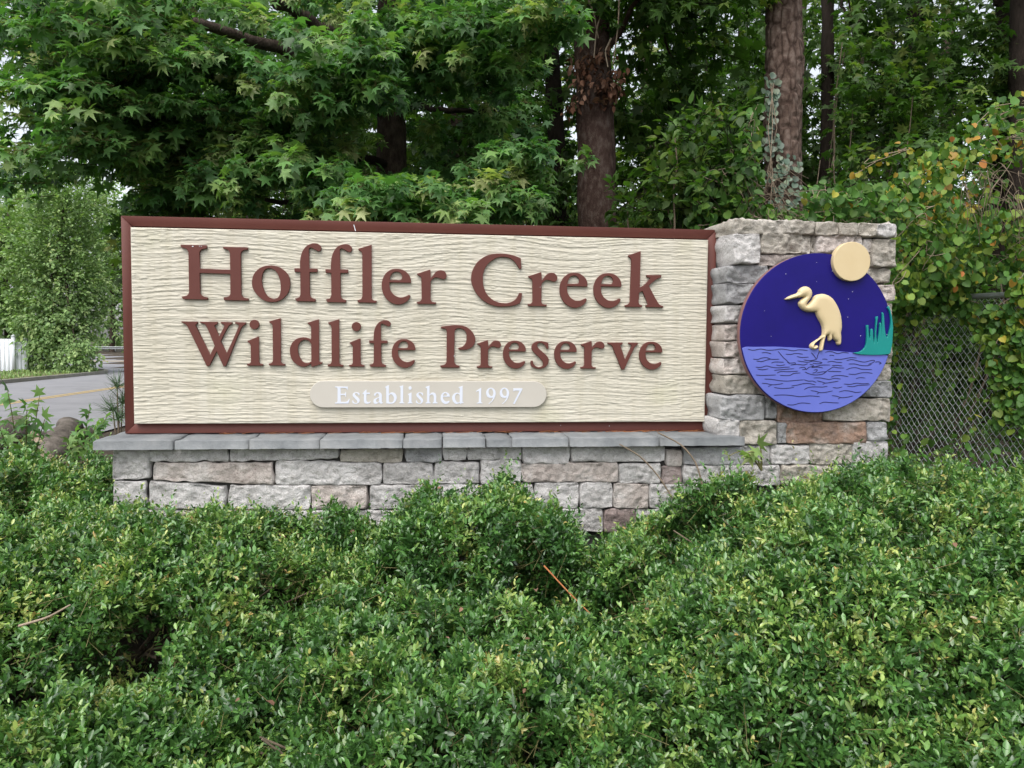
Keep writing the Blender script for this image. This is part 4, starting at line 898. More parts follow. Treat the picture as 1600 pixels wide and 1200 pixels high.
# dead leaves caught in the hedge
r = np.random.default_rng(640); PP = []
for hd in HEDGE:
    key, cx, cy_, rx, ry, top, lab = hd; a = r.uniform(0, 6.28, 14); q = r.uniform(0, .95, 14)**.5; x = cx+rx*q*np.cos(a)*.95; y = cy_+ry*q*np.sin(a)*.95; PP.append(np.stack([x, y, np.max([dome_z(h2, x, y) for h2 in HEDGE], 0)+.012], -1))
PP = np.concatenate(PP); PP = PP[(PP[:, 2] > .1) & ~((PP[:, 1] > YF-.05) & (PP[:, 0] > xl-.05))]; n_ = len(PP)
L = [PP, nrm(rnd_dirs(r, n_)*np.array([1, 1, .4])), nrm(rnd_dirs(r, n_)*.5+np.array([0, -.2, 1])), r.uniform(.012, .028, n_), r.uniform(.5, 1, n_)]
tag(link('dead_leaves', leaf_mesh('dead_leaves', TO, L, M['dead_leaf'], 0)), 'few brown dead leaves caught on top of the shrubs', kind='stuff')
# loose long stems that stand out of the hedge, and debris lying on it
def stick(name, pts, r0, r1, mat, label, cat, k=5):
    q = np.array(pts, float); n_ = 10
    tt = np.linspace(0, len(q)-1, n_); P = np.stack([np.interp(tt, np.arange(len(q)), q[:, i]) for i in range(3)], -1)
    P[1:-1] = (P[:-2]+2*P[1:-1]+P[2:])/4
    loc = P[0].copy(); mb = MB(); mb.tube(P, np.linspace(r0, r1, n_), k)
    o = mb.build(name, mat, None, off=loc); o.location = loc; return tag(o, label, cat)
stick('pine_needle_bundle', [at(850, 884, 2.2), at(885, 922, 2.15), at(925, 962, 2.1)], .0028, .0018, M['needle'], 'fallen orange pine needle bundle lying on the shrubs', 'needles')
stick('twig', [at(968, 694, 3.03), at(1000, 712, 3.0), at(1028, 742, 2.98), at(1052, 780, 2.95)], .0028, .0036, M['twig'], 'bare thin stem leaning from the shrub onto the middle of the bluestone cap', 'twig')
stick('twig', [at(1028, 676, 3.14), at(1065, 694, 3.0), at(1088, 722, 2.97), at(1098, 760, 2.95)], .003, .0038, M['twig'], 'bare curved stem arching over the bluestone cap near the pillar', 'twig')
stick('twig', [at(30, 978, 1.75), at(75, 965, 1.72), at(110, 945, 1.72)], .0035, .002, M['dry_stem'], 'pale dry stem lying on the shrub at the left edge', 'twig')
# needles along the foot of the sign
r = np.random.default_rng(77); P0 = []; P1 = []
for i in range(90):
    x = float(r.choice([r.uniform(-.3, 1.2), r.uniform(.75, 1.22), r.uniform(-1.1, 1.2)])); a_ = r.normal(0, .25); l_ = r.uniform(.02, .06); y = r.uniform(-.03, -.004)
    P0.append((x, y, ZC1+.003)); P1.append((x+l_*math.cos(a_), y+l_*math.sin(a_)*.4, ZC1+.0035+r.uniform(0, .006)))
V1, F1 = tubes_np(np.array(P0), np.array(P1), .0009, .0007)
tag(link('fallen_needles', mesh_np('fallen_needles', V1, F1, M['needle'])), 'rust coloured pine needles gathered along the foot of the sign', kind='stuff')

# sprig with yellow green lobed leaves beside the pillar, and the taller weed on the left
def weed(name, lab, cat, base, tips, tpl, size, tintr, mat, seed, nleaf=4, stem=M['green_stem'], grp=None):
    r = np.random.default_rng(seed); root = empty(name, tuple(base), lab, cat, grp); base = np.array(base)
    Lv = Leaves()
    for ti in tips:
        ti = np.array(ti); tt = np.linspace(0, 1, 8)[:, None]; P = base*(1-tt)+ti*tt+np.array([0, 0, .04])*np.sin(tt*3.14)
        mb = MB(); mb.tube(P, np.linspace(.004, .0016, 8), 5); mb.build('stem', stem, root, off=base)
        for j in range(nleaf):
            t = 1-.62*j/max(1, nleaf-1); bp = base*(1-t)+ti*t+np.array([0, 0, .04])*math.sin(t*3.14)
            ax = nrm(ti-base); d = nrm(ax*(.9 if j == 0 else .3)+nrm(np.cross(ax, r.normal(size=3)))*(.2 if j == 0 else 1)+np.array([0, -.3, -.05]))
            Lv.add(bp[None], d[None], nrm(np.array([0, -.5, 1])+r.normal(0, .3, 3))[None], size*r.uniform(.7, 1.15), r.uniform(*tintr))
    L = Lv.cat(); single_leaves(root, tpl, L, np.arange(len(L[0])), mat)
weed('seedling', 'young seedling with bright yellow green lobed leaves where cap and pillar meet', 'seedling', at(1190, 735, 2.9), [at(1165, 712, 2.86), at(1187, 700, 2.88), at(1140, 712, 2.84)], TG, .062, (.72, .95), M['gum_leaf'], 5, 2)
b0 = at(40, 800, 3.6)
weed('tall_weed', 'tall leafy weed with broad green leaves at the left edge', 'weed', b0, [at(12, 610, 3.5), at(42, 640, 3.55), at(62, 618, 3.7), at(-5, 660, 3.4), at(30, 700, 3.3), at(70, 655, 3.6), at(10, 735, 3.3)], TG, .066, (.35, .75), M['gum_leaf'], 6, 11)
b0 = at(125, 760, 4.4)
weed('tall_weed', 'leafy weed growing between the logs and the sign', 'weed', b0, [at(140, 640, 4.3), at(150, 665, 4.2), at(120, 672, 4.3), at(168, 650, 4.3), at(105, 690, 4.2), at(160, 690, 4.0)], TG, .060, (.4, .8), M['gum_leaf'], 8, 11)
# pine seedling tufts at the left edge of the sign
root = empty('pine_seedling', tuple(at(186, 720, 4.1)), 'small pine seedling with long tufted needles beside the left edge of the sign', 'seedling')
off = np.array(root.location); r = np.random.default_rng(9)
tufts = [at(183, 604, 4.1), at(176, 640, 4.1), at(192, 628, 4.15), at(186, 655, 4.05)]
mb = MB()
for t_ in tufts: mb.tube(np.linspace(off, t_, 6), np.linspace(.006, .003, 6), 5)
mb.build('stem', M['twig'], root, off=off)
for t_ in tufts:
    n_ = 70; d = nrm(rnd_dirs(r, n_)+np.array([0, 0, .55])); L = [np.tile(t_, (n_, 1))+rnd_dirs(r, n_)*.01, d, rnd_dirs(r, n_), r.uniform(.07, .14, n_), r.uniform(0, 1, n_)]
    tn = (TN[0]*np.array([1, 2.0, 1]), TN[1]); o = link('needle_tuft', leaf_mesh('needle_tuft', tn, L, M['pine_green'], off), root); o['kind'] = 'stuff'

# ------------------------------------------------------------------ LOGS on the bank at the left
def log_(p0, p1, rad, lab, seed):
    p0, p1 = np.array(p0), np.array(p1); loc = (p0+p1)/2; root = empty('log', tuple(loc), lab, 'log', 'cut logs dumped on the bank')
    n_, k = 14, 18; tt = np.linspace(0, 1, n_)[:, None]; P = p0*(1-tt)+p1*tt; t = nrm(p1-p0); a = nrm(np.cross(t, [0, 0, 1])); b = np.cross(t, a)
    lw = Waves(14, 1.5, 6, seed); V = []
    for i in range(n_):
        for j in range(k):
            an_ = 2*math.pi*j/k; d = math.cos(an_)*a+math.sin(an_)*b; q = P[i]+d*rad
            V.append(q+d*rad*.16*lw((q-loc)[None])[0])
    V = np.array(V); mb = MB(); mb.add(V, [(i*k+j, i*k+(j+1) % k, (i+1)*k+(j+1) % k, (i+1)*k+j) for i in range(n_-1) for j in range(k)])
    mb.build('bark', M['log'], root, off=loc, smooth=True)
    for e_ in (0, n_-1):
        rg = V[e_*k:(e_+1)*k]; c_ = rg.mean(0)+(t if e_ else -t)*.004; mb = MB(); mb.add(np.vstack([c_[None], rg]), [(0, 1+j, 1+(j+1) % k) if e_ else (0, 1+(j+1) % k, 1+j) for j in range(k)])
        mb.build('cut_end', M['cut_wood'], root, off=loc)
log_(at(45, 692, 5.4), at(118, 682, 6.2),   .08, 'grey weathered log lying uppermost, nearest the road', 31)
log_(at(62, 700, 4.9), at(135, 676, 5.6), .065, 'thin pale log lying below the grey one', 32)
log_(at(-40, 700, 4.6), at(30, 672, 5.0), .09, 'pinkish split log at the left edge of the picture', 33)
log_(at(70, 722, 4.6), at(112, 668, 5.3), .075, 'short reddish log end between the weeds', 34)
# bark chips and leaves on the bank
r = np.random.default_rng(44); n_ = 500; x = r.uniform(-4.2, -1.6, n_); y = r.uniform(.2, 3.2, n_)
L = [np.stack([x, y, gz(x, y)-.01+r.uniform(0, .02, n_)], -1), nrm(np.stack([r.normal(size=n_), r.normal(size=n_), r.uniform(-.1, .25, n_)], -1)), nrm(rnd_dirs(r, n_)*.3+np.array([0, 0, 1])), r.uniform(.04, .10, n_), r.uniform(0, 1, n_)]
tag(link('fallen_leaves', leaf_mesh('fallen_leaves', TO, L, M['dead_leaf'], 0)), 'reddish brown fallen leaves scattered on the bank', kind='stuff')

# ------------------------------------------------------------------ TREES
def trunk_mesh(P, rad, k, seed, amp=.05, plates=0.):
    """tapered trunk along points P with an uneven barked skin"""
    P = np.asarray(P, float); seg = np.linalg.norm(np.diff(P, axis=0), axis=1).sum(); n_ = max(10, int(seg/(.016 if plates else .14)))
    s_ = np.linspace(0, len(P)-1, n_); Q = np.stack([np.interp(s_, np.arange(len(P)), P[:, i]) for i in range(3)], -1)
    rd = np.interp(s_, np.arange(len(P)), rad); lw = Waves(14, .5, 2.2, seed); lf = Waves(24, 4, 12, seed+1)
    an_ = np.arange(k)*2*math.pi/k; C_ = np.stack([np.cos(an_), np.sin(an_), 0*an_], -1)
    V = Q[:, None]+C_[None]*rd[:, None, None]
    V2 = V.reshape(-1, 3); g_ = amp*lw(V2)+amp*.35*np.abs(lf(V2*np.array([1, 1, .3])))
    if plates:
        ph = (an_[None]/(2*math.pi)*11+.3*np.sin(Q[:, 2:3]*5)); row = np.floor(ph); zz = Q[:, 2:3]*4.5+row*.37+.4*np.sin(row*7)
        ed = np.minimum(np.abs(ph-np.round(ph)), .8*np.abs(zz-np.round(zz))); lvl = (np.sin(row*12.9+np.floor(zz+.5)*78.2)*43758.5) % 1
        g_ = g_+(np.clip(ed/.10, 0, 1)*plates*(.6+.5*lvl)).ravel()
    rr_ = np.repeat(rd, k); V2 = V2+np.tile(C_, (n_, 1))*(rr_*g_)[:, None]
    idx = np.arange(n_*k).reshape(n_, k); F_ = np.stack([idx[:-1], np.roll(idx[:-1], -1, 1), np.roll(idx[1:], -1, 1), idx[1:]], -1).reshape(-1, 4)
    return V2, [F_]
def trunk(parent, P, rad, mat, seed, k=20, amp=.05, plates=0., name='trunk'):
    V, F_ = trunk_mesh(P, rad, k, seed, amp, plates); return link(name, mesh_np(name, V-np.array(parent.location), F_, mat, plates == 0), parent)
def limb(parent, pts, r0, r1, mat, seed, name='branch'):
    r = np.random.default_rng(seed); q = np.array(pts, float); n_ = 12; tt = np.linspace(0, len(q)-1, n_)
    P = np.stack([np.interp(tt, np.arange(len(q)), q[:, i]) for i in range(3)], -1); P[1:-1] += r.normal(0, .02, (n_-2, 3))
    mb = MB(); mb.tube(P, np.linspace(r0, r1, n_), 8); return mb.build(name, mat, parent, off=np.array(parent.location), smooth=True)
def sprays(r, cen, axis_pt, tpl_size, nleaf, droop=.35, tint=(.35, .15), spread=.16, face=None):
    """star leaf sprays: leaves radiate from twig ends on long stalks; returns Leaves arrays and twig segments"""
    n_ = len(cen); outw = nrm((cen-axis_pt)*np.array([1, 1, .35])+rnd_dirs(r, n_)*.45)
    if face is not None: outw = nrm(outw+face)
    D = nrm(outw+np.array([0, 0, -.15])); Lv = Leaves(); T0 = []; T1 = []
    tb = np.clip(r.normal(*tint, n_), 0, 1)
    for j in range(nleaf):
        t = r.uniform(-.9, .25, n_); bp = cen+D*(t*spread*1.6)[:, None]
        pd = nrm(D*.5+rnd_dirs(r, n_)+np.array([0, 0, .15])); pl = r.uniform(.03, .10, n_)*tpl_size/.12; lp = bp+pd*pl[:, None]
        ld = nrm(pd*.8+D*.4+np.array([0, 0, -droop])); up = nrm(np.array([0, 0, .75])+pd*.45+D*.75+rnd_dirs(r, n_)*.65)
        Lv.add(lp, ld, up, tpl_size*r.uniform(.48, 1.2, n_), np.clip(tb+r.normal(0, .09, n_), 0, .98)); T0.append(bp); T1.append(lp)
    tw0, tw1 = cen-D*(spread*1.8), cen+D*spread*.4
    return Lv.cat(), (tw0, tw1), (np.concatenate(T0), np.concatenate(T1))
def blob_points(r, blobs):
    out_ = []
    for (c_, rad, n_) in blobs:
        d = rnd_dirs(r, n_)*(r.uniform(0, 1, n_)**.45)[:, None]; out_.append(np.array(c_)+d*np.array(rad))
    return np.concatenate(out_)
def crown(root, seed, blobs, axis_pt, mat, tpl=TG, size=.12, nleaf=10, parts=0, twm=M['dark_bark'], tint=(.35, .15), droop=.35, name='crown', petiole=False, tw=.004, cond=None, spread=.16, face=None):
    r = np.random.default_rng(seed); cen = blob_points(r, blobs)
    if cond is not None: cen = cen[cond(cen)]
    if not len(cen): return
    L, (t0, t1), (q0, q1) = sprays(r, cen, np.array(axis_pt), size, nleaf, droop, tint, spread=spread, face=face); off = np.array(root.location)
    ok = L[0][:, 2] > gz(L[0][:, 0], L[0][:, 1])+.05
    ok &= ~((L[0][:, 0] > -1.3) & (L[0][:, 0] < 2.0) & (np.abs(L[0][:, 1]) < .40) & (L[0][:, 2] < 2.05))     # clear of the sign
    L = [a[ok] for a in L]; q0, q1 = q0[ok], q1[ok]
    sel = np.zeros(len(L[0]), bool)
    if parts:
        u_, v_, d_ = to_px(L[0]); vis = (u_ > -15) & (u_ < 1615) & (v_ > -15) & (v_ < 760)
        sc = np.where(vis, L[3]/np.maximum(d_, .5), 0); sel[np.argsort(-sc)[:parts]] = True
        single_leaves(root, tpl, L, sel, mat)
    o = link(name, leaf_mesh(name, tpl, L, mat, off, ~sel), root); o['kind'] = 'stuff'
    V1, F1 = tubes_np(t0, t1, tw, tw*.5)
    if petiole:
        V2, F2 = tubes_np(q0, q1, .0011, .0010); F1 = F1+[f+len(V1) for f in F2]; V1 = np.concatenate([V1, V2])
    o = link('twigs', mesh_np('twigs', V1-off, F1, twm), root); o['kind'] = 'stuff'
    return L
def ground_at(u, depth):
    p_ = at(u, 536, depth); return np.array([p_[0], p_[1], float(gz(p_[0], p_[1]))-.1])

# 1. the sweetgum whose branches hang over the sign
g0 = ground_at(612, 8.2); top = at(606, -260, 8.2)
t1_ = empty('sweetgum_tree', tuple(g0), 'large sweetgum whose leafy branches hang down behind the left half of the sign', 'tree', 'trees at the edge of the woods')
trunk(t1_, [g0, at(612, 200, 8.2), top], [.20, .155, .10], M['bark'], 11)
limb(t1_, [at(606, 180, 8.2), at(450, 80, 6.8), at(300, 32, 5.9), at(120, 40, 5.4)], .075, .02, M['bark'], 1)
limb(t1_, [at(606, 90, 8.2), at(500, 45, 7.2), at(425, -5, 6.6)], .085, .045, M['bark'], 2)
limb(t1_, [at(610, 260, 8.2), at(480, 232, 7.2), at(330, 200, 6.2), at(200, 190, 5.6)], .05, .012, M['dark_bark'], 3)
limb(t1_, [at(612, 330, 8.2), at(470, 320, 6.8), at(350, 300, 6.0)], .04, .01, M['dark_bark'], 4)
limb(t1_, [at(612, 165, 8.2), at(700, 170, 7.4), at(775, 172, 6.8)], .04, .015, M['dark_bark'], 5)
limb(t1_, [at(606, 30, 8.2), at(740, 20, 6.8), at(880, 40, 6.0)], .05, .012, M['dark_bark'], 6)
B = []
def bl(u, v, d, ru, rv, rd, n_): B.append((at(u, v, d), (ru*d/FPX, rd, rv*d/FPX), n_))
bl(210, 80, 5.2, 190, 120, .8, 150); bl(120, 190, 5.0, 120, 100, .6, 70); bl(60, 60, 5.6, 120, 130, .8, 60)
bl(330, 60, 5.6, 170, 90, .7, 80); bl(330, 235, 5.8, 180, 85, .7, 130); bl(520, 120, 5.2, 130, 90, .6, 95); bl(480, 300, 5.4, 180, 65, .6, 125)
bl(640, 330, 5.0, 160, 45, .5, 90); bl(820, 290, 5.4, 110, 60, .6, 65); bl(760, 60, 5.6, 150, 80, .7, 95); bl(850, 30, 5.0, 60, 28, .4, 22)
bl(620, 40, 6.2, 200, 110, .8, 110); bl(700, 210, 6.6, 160, 110, .8, 90); bl(270, 300, 6.0, 90, 50, .6, 50); bl(520, 215, 6.0, 130, 60, .6, 50); bl(40, 270, 6.0, 60, 50, .6, 22); bl(90, 300, 6.4, 60, 25, .5, 8)
def keep1(P):
    u_, v_, d_ = to_px(P); rq = np.random.default_rng(len(P)).random(len(P))
    win = ((u_ > 550) & (u_ < 672) & (v_ > 165) & (v_ < 285)) | ((u_ > 680) & (u_ < 750) & (v_ > 140) & (v_ < 255)) | ((u_ > 855) & (v_ > 50)) | (u_ > 905)
    ln_ = (u_ > 285) & (u_ < 460) & (np.abs(v_-(30+(u_-300)*.33)) < 24); ln2 = (u_ > 415) & (u_ < 520) & (np.abs(v_-((u_-425)*.5)) < 24)
    return ~((win | ln_ | ln2) & (d_ < 8.3) & (rq < .94)) & ~((u_ < 195) & (v_ > 262+.12*u_*(u_ > 40)) & ~((u_ < 70) & (v_ < 330))) & ~((u_ > 400) & (u_ < 470) & (v_ > 275) & (v_ < 345)) 
crown(t1_, 71, B, at(606, 100, 8.2), M['gum_leaf'], parts=300, petiole=True, nleaf=24, size=.090, tint=(.46, .22), cond=keep1, face=np.array([0, -.55, 0]), droop=.55, twm=M['green_stem'])
B = []; bl(430, 40, 7.6, 480, 260, 1.3, 300); bl(300, 180, 7.4, 280, 140, 1.0, 110); bl(620, 230, 7.6, 300, 120, .8, 150)
for (u, v, n_) in ((300, -290, 150), (650, -290, 170), (60, -240, 70)): B.append((at(u, v, 7.2), (2.2, 2.0, 1.4), n_))
crown(t1_, 72, B, at(606, 100, 8.2), M['gum_leaf'], nleaf=18, size=.115, tint=(.36, .16), cond=keep1, name='inner_crown')

# 2. the other trunks of the wood edge
def forest_tree(name, u, depth, wpx, lab, mat, seed, lean=0, topw=.8, crownspec=(), leaf='wood_leaf', tpl=TG, size=.14, plates=0, k=20, grp='trees at the edge of the woods', amp=.05, low=None):
    g_ = ground_at(u, depth); rad = wpx/2*depth/FPX
    root = empty(name, tuple(g_), lab, 'tree', grp)
    t_ = at(u+lean, -420, depth); mid = at(u+lean*.45, 150, depth)
    trunk(root, [g_, mid, t_], [rad*1.12, rad, rad*topw], mat, seed, k, amp, plates)
    if crownspec:
        r = np.random.default_rng(seed); bb_ = [(at(cu, cv, cd), (ru*cd/FPX, rdd, rv*cd/FPX), n_) for (cu, cv, cd, ru, rv, rdd, n_) in crownspec]
        for q in range(4):
            c_ = bb_[q % len(bb_)][0]; s0 = at(u, r.uniform(-300, 120), depth); limb(root, [s0, s0*.5+c_*.5+np.array([0, 0, .1]), c_], .035, .01, mat, seed*10+q)
        crown(root, seed+5, bb_, at(u, 0, depth), M[leaf], tpl, size, 10, tint=(.36, .17), cond=low)
    return root
forest_tree('forest_tree', 942, 8.0, 58, 'thick straight red brown trunk carrying a clump of dead leaves', M['red_bark'], 101, lean=-30,
    crownspec=[(1040, -60, 7.4, 240, 120, 1.2, 150), (1060, 120, 8.6, 150, 150, .9, 110), (820, -220, 8, 420, 160, 1.8, 260)])
forest_tree('forest_tree', 897, 9.2, 25, 'thin dark trunk leaning close to the thick red brown one', M['dark_bark'], 102, lean=-70,
    crownspec=[(760, -30, 9.5, 220, 160, 1.2, 130), (780, 200, 9.6, 160, 140, 1.0, 110)])
forest_tree('forest_tree', 714, 11.5, 30, 'grey trunk seen between the leaves left of the middle', M['bark'], 103,
    crownspec=[(700, 60, 11.5, 260, 220, 1.6, 190), (520, 180, 11, 220, 160, 1.5, 150)])
pine = forest_tree('pine_tree', 1224, 7.3, 50, 'pine with pale plated bark and ivy climbing its left side, above the pillar', M['pine_bark'], 104, lean=2, plates=.16, k=84, amp=.03)
forest_tree('forest_tree', 1291, 10.5, 19, 'slim dark trunk just right of the pine', M['dark_bark'], 105, lean=4,
    crownspec=[(1330, 30, 9.8, 190, 140, 1.2, 150), (1300, 190, 10.5, 170, 110, 1.0, 110)], low=lambda P: (np.abs(to_px(P)[0]-1291) > 26))
forest_tree('forest_tree', 1425, 12, 28, 'dark trunk half hidden by leaves behind the fence', M['dark_bark'], 106, lean=10,
    crownspec=[(1440, 110, 10.5, 160, 110, 1.2, 130), (1500, -120, 11, 300, 130, 1.6, 160)])
forest_tree('forest_tree', 1556, 11.0, 26, 'forked dark trunk near the right edge of the picture', M['dark_bark'], 107, lean=22,
    crownspec=[(1560, -200, 11, 300, 120, 1.6, 150)])
forest_tree('forest_tree', 1592, 9.8, 32, 'dark trunk standing at the right edge of the picture', M['dark_bark'], 108, lean=8,
    crownspec=[(1660, -160, 9.5, 260, 120, 1.6, 150)])
forest_tree('forest_tree', 1800, 9.5, 30, 'trunk beyond the right edge of the picture', M['bark'], 111, lean=8,
    crownspec=[(1850, 60, 9.5, 230, 200, 1.6, 170), (1800, -200, 9.5, 260, 120, 1.6, 110)])
forest_tree('forest_tree', 1085, 13, 20, 'thin trunk hidden by leaves between the red brown trunk and the pine', M['bark'], 109, lean=-14,
    crownspec=[(1110, 60, 12, 220, 220, 1.8, 220), (1130, 220, 11, 130, 100, 1.1, 110)])
forest_tree('forest_tree', 395, 13, 26, 'dim trunk far behind the hanging branches on the left', M['dark_bark'], 110, lean=10,
    crownspec=[(380, 100, 12, 260, 240, 2, 200), (560, 260, 11.5, 180, 90, 1.3, 110)])
# clump of dead leaves and hanging vines on the thick trunk
r = np.random.default_rng(55); rb = empty('dead_leaf_clump', tuple(at(934, 200, 7.7)), 'clump of brown dead leaves caught on the thick trunk', 'dead leaves')
B = [(at(905, 115, 7.75), (.11, .10, .14), 14), (at(950, 135, 7.7), (.15, .10, .17), 24), (at(932, 95, 7.75), (.12, .1, .08), 5), (at(902, 160, 7.75), (.08, .1, .10), 6)]
crown(rb, 56, B, at(934, 60, 7.9), M['dead_leaf'], TO, .075, 8, tint=(.45, .28), droop=.9, name='leaf_clump', twm=M['bark'], tw=.0016)
for j, pts in enumerate(([at(968, -20, 7.4), at(966, 40, 7.4), at(958, 100, 7.5)], [at(935, -20, 7.4), at(940, 20, 7.4), at(932, 45, 7.45), at(928, 90, 7.5)], [at(915, -10, 7.4), at(928, 20, 7.45), at(935, 60, 7.5)], [at(955, 60, 7.5), at(945, 80, 7.5), at(950, 105, 7.5)])):
    stick('hanging_vine', pts, .010, .006, M['dry_stem'], ['pale vine hanging along the right side of the thick trunk', 'kinked pale vine hanging down the front of the thick trunk', 'pale vine crossing the top of the thick trunk', 'short vine loop just above the dead leaf clump'][j], 'vine')
# ivy on the pine
r = np.random.default_rng(57); ivy = empty('ivy', tuple(at(1212, 330, 7.1)), 'grey green ivy climbing the left side of the pine', 'ivy'); n_ = 150
v_ = r.uniform(110, 330, n_)**1.0; u0_ = 1206+r.normal(0, 7, n_)+(v_ > 240)*r.uniform(-4, 42, n_); P = np.array([at(a, b, 7.08+.002*abs(a-1224)) for a, b in zip(u0_, v_)])
L = [P, nrm(np.stack([r.normal(0, .5, n_), np.full(n_, -.35), np.full(n_, -.9)], -1)), nrm(np.stack([r.normal(0, .25, n_), np.full(n_, -1.), np.full(n_, .5)], -1)), r.uniform(.04, .07, n_), r.uniform(0, 1, n_)]
single_leaves(ivy, TH, L, np.arange(n_), M['ivy_leaf'])
mb = MB(); 
for q in range(3): mb.tube([at(1203+q*17, 335, 7.1), at(1207-q*4, 270, 7.08), at(1200+q*7, 200, 7.08), at(1209-q*3, 130, 7.08)], [.004, .004, .004, .003], 4)
o = mb.build('vine_stem', M['dry_stem'], ivy, off=np.array(ivy.location)); o['kind'] = 'stuff'

# ------------------------------------------------------------------ UNDERSTORY shrubs of the wood edge
def bush(u, v, d, ru, rv, rd, n_, lab, seed, leaf='wood_leaf', tpl=TO, size=.10, tint=(.38, .18), parts=0, name='understory_shrub', cat='shrub', grp='woodland shrubs behind the sign', cond=None, droop=.35):
    c_ = at(u, v, d); g_ = np.array([c_[0], c_[1], float(gz(c_[0], c_[1]))-.05]); root = empty(name, tuple(g_), lab, cat, grp)
    r = np.random.default_rng(seed); rad = (ru*d/FPX, rd, rv*d/FPX)
    for q in range(4):
        tip = c_+rnd_dirs(r, 1)[0]*np.array(rad)*.7; limb(root, [g_+r.normal(0, .04, 3)*np.array([1, 1, 0]), g_*.4+tip*.6+r.normal(0, .1, 3), tip], .016, .005, M['twig'], seed*7+q, 'stem')
    crown(root, seed, [(c_, rad, n_)], c_-np.array([0, 0, .3]), M[leaf], tpl, size, 10, parts, tint=tint, cond=cond, name='foliage', droop=droop)
    return root
bush(1110, 270, 6.6, 130, 110, .8, 170, 'dark woodland shrub left of the pine, above the right end of the sign', 201, tpl=TO, cond=lambda P: ((np.abs(to_px(P)[0]-1224) > 58) | (to_px(P)[1] > 335)) & ((np.abs(to_px(P)[0]-1291) > 26) | (to_px(P)[1] > 280)))
bush(1050, 340, 7.0, 120, 80, .7, 110, 'woodland shrub showing just over the right part of the sign', 202, tpl=TO)
bush(1330, 300, 7.8, 140, 80, .8, 140, 'woodland shrub directly behind the top of the pillar', 203, tpl=TO, cond=lambda P: ((np.abs(to_px(P)[0]-1224) > 58) | (to_px(P)[1] > 335)) & ((np.abs(to_px(P)[0]-1291) > 26) | (to_px(P)[1] > 280)))
bush(1290, 150, 9.0, 120, 110, .9, 110, 'tall woodland shrub right of the pine', 204, tpl=TG, size=.11, cond=lambda P: ((np.abs(to_px(P)[0]-1224) > 58) | (to_px(P)[1] > 335)) & ((np.abs(to_px(P)[0]-1291) > 26) | (to_px(P)[1] > 280)))
bush(840, 330, 8.8, 120, 70, .8, 100, 'dim woodland shrub left of the thin dark leaning trunk', 205, tpl=TO)
bush(730, 280, 9.8, 160, 100, .9, 120, 'dim woodland shrub behind the low hanging sweetgum spray', 206, tpl=TG, size=.12)
bush(470, 330, 8.6, 190, 80, .9, 120, 'woodland shrub low behind the left part of the sign', 207, tpl=TO)
bush(265, 400, 8.2, 90, 140, .8, 110, 'woodland shrub beyond the left edge of the sign', 208, tpl=TG, size=.11, cond=lambda P: to_px(P)[0] > 165)
bush(1420, 220, 9.5, 130, 130, .9, 130, 'tall dark shrub behind the right hand fence', 209, tpl=TG, size=.12)

bush(1500, 480, 8.6, 170, 210, .7, 260, 'dark shrub behind the opening in the chain link fence', 210, tpl=TO, size=.09)
bush(1400, 560, 8.0, 90, 140, .5, 110, 'dark shrub behind the fence next to the pillar', 211, tpl=TO, size=.09)
bush(1020, 250, 10.5, 120, 120, .9, 130, 'dim woodland shrub right of the thick red brown trunk', 212, tpl=TG, size=.12)
bush(1240, 250, 11.5, 190, 130, .9, 180, 'dim woodland shrub far behind the pine', 213, tpl=TG, size=.12)
bush(1950, 300, 9.0, 220, 240, 1.0, 240, 'woodland shrub beyond the right edge of the picture', 215, tpl=TO)
bush(1600, 150, 10.5, 150, 160, .9, 160, 'dark woodland shrub behind the heaped vine at the right edge', 214, tpl=TG, size=.12)
# far side of the wood: one mass
r = np.random.default_rng(300); n_ = 19000
u_ = r.uniform(215, 2500, n_); d_ = r.uniform(14, 30, n_); zc_ = np.where(r.random(n_) < .55, r.uniform(.2, 4.5, n_), r.uniform(.2, 11, n_))
P = np.array([at(a, 536, b) for a, b in zip(u_, d_)]); P[:, 2] = zc_
L, (t0, t1), _q = sprays(r, P, P.mean(0)+np.array([0, 30, 0]), .24, 8, .3, (.45, .2), spread=.34)
tag(link('distant_woods', leaf_mesh('distant_woods', TG, L, M['wood_leaf'], 0)), 'deep woodland foliage behind the nearer trees', kind='stuff')
n_ = 8500; x = r.uniform(-6, 18, n_); y = r.uniform(.9, 14, n_); ok = (x > -.36*(y+3.2)+.3); x, y = x[ok], y[ok]
P = np.stack([x, y, gz(x, y)+r.uniform(.0, .5, len(x))*np.clip((y-.8)/2, .2, 1)], -1)
L, _t, _q = sprays(r, P, P-np.array([0, 0, 1.]), .085, 5, .1, (.35, .15))
tag(link('undergrowth', leaf_mesh('undergrowth', TO, L, M['wood_leaf'], 0)), 'low leafy undergrowth on the woodland floor', kind='stuff')
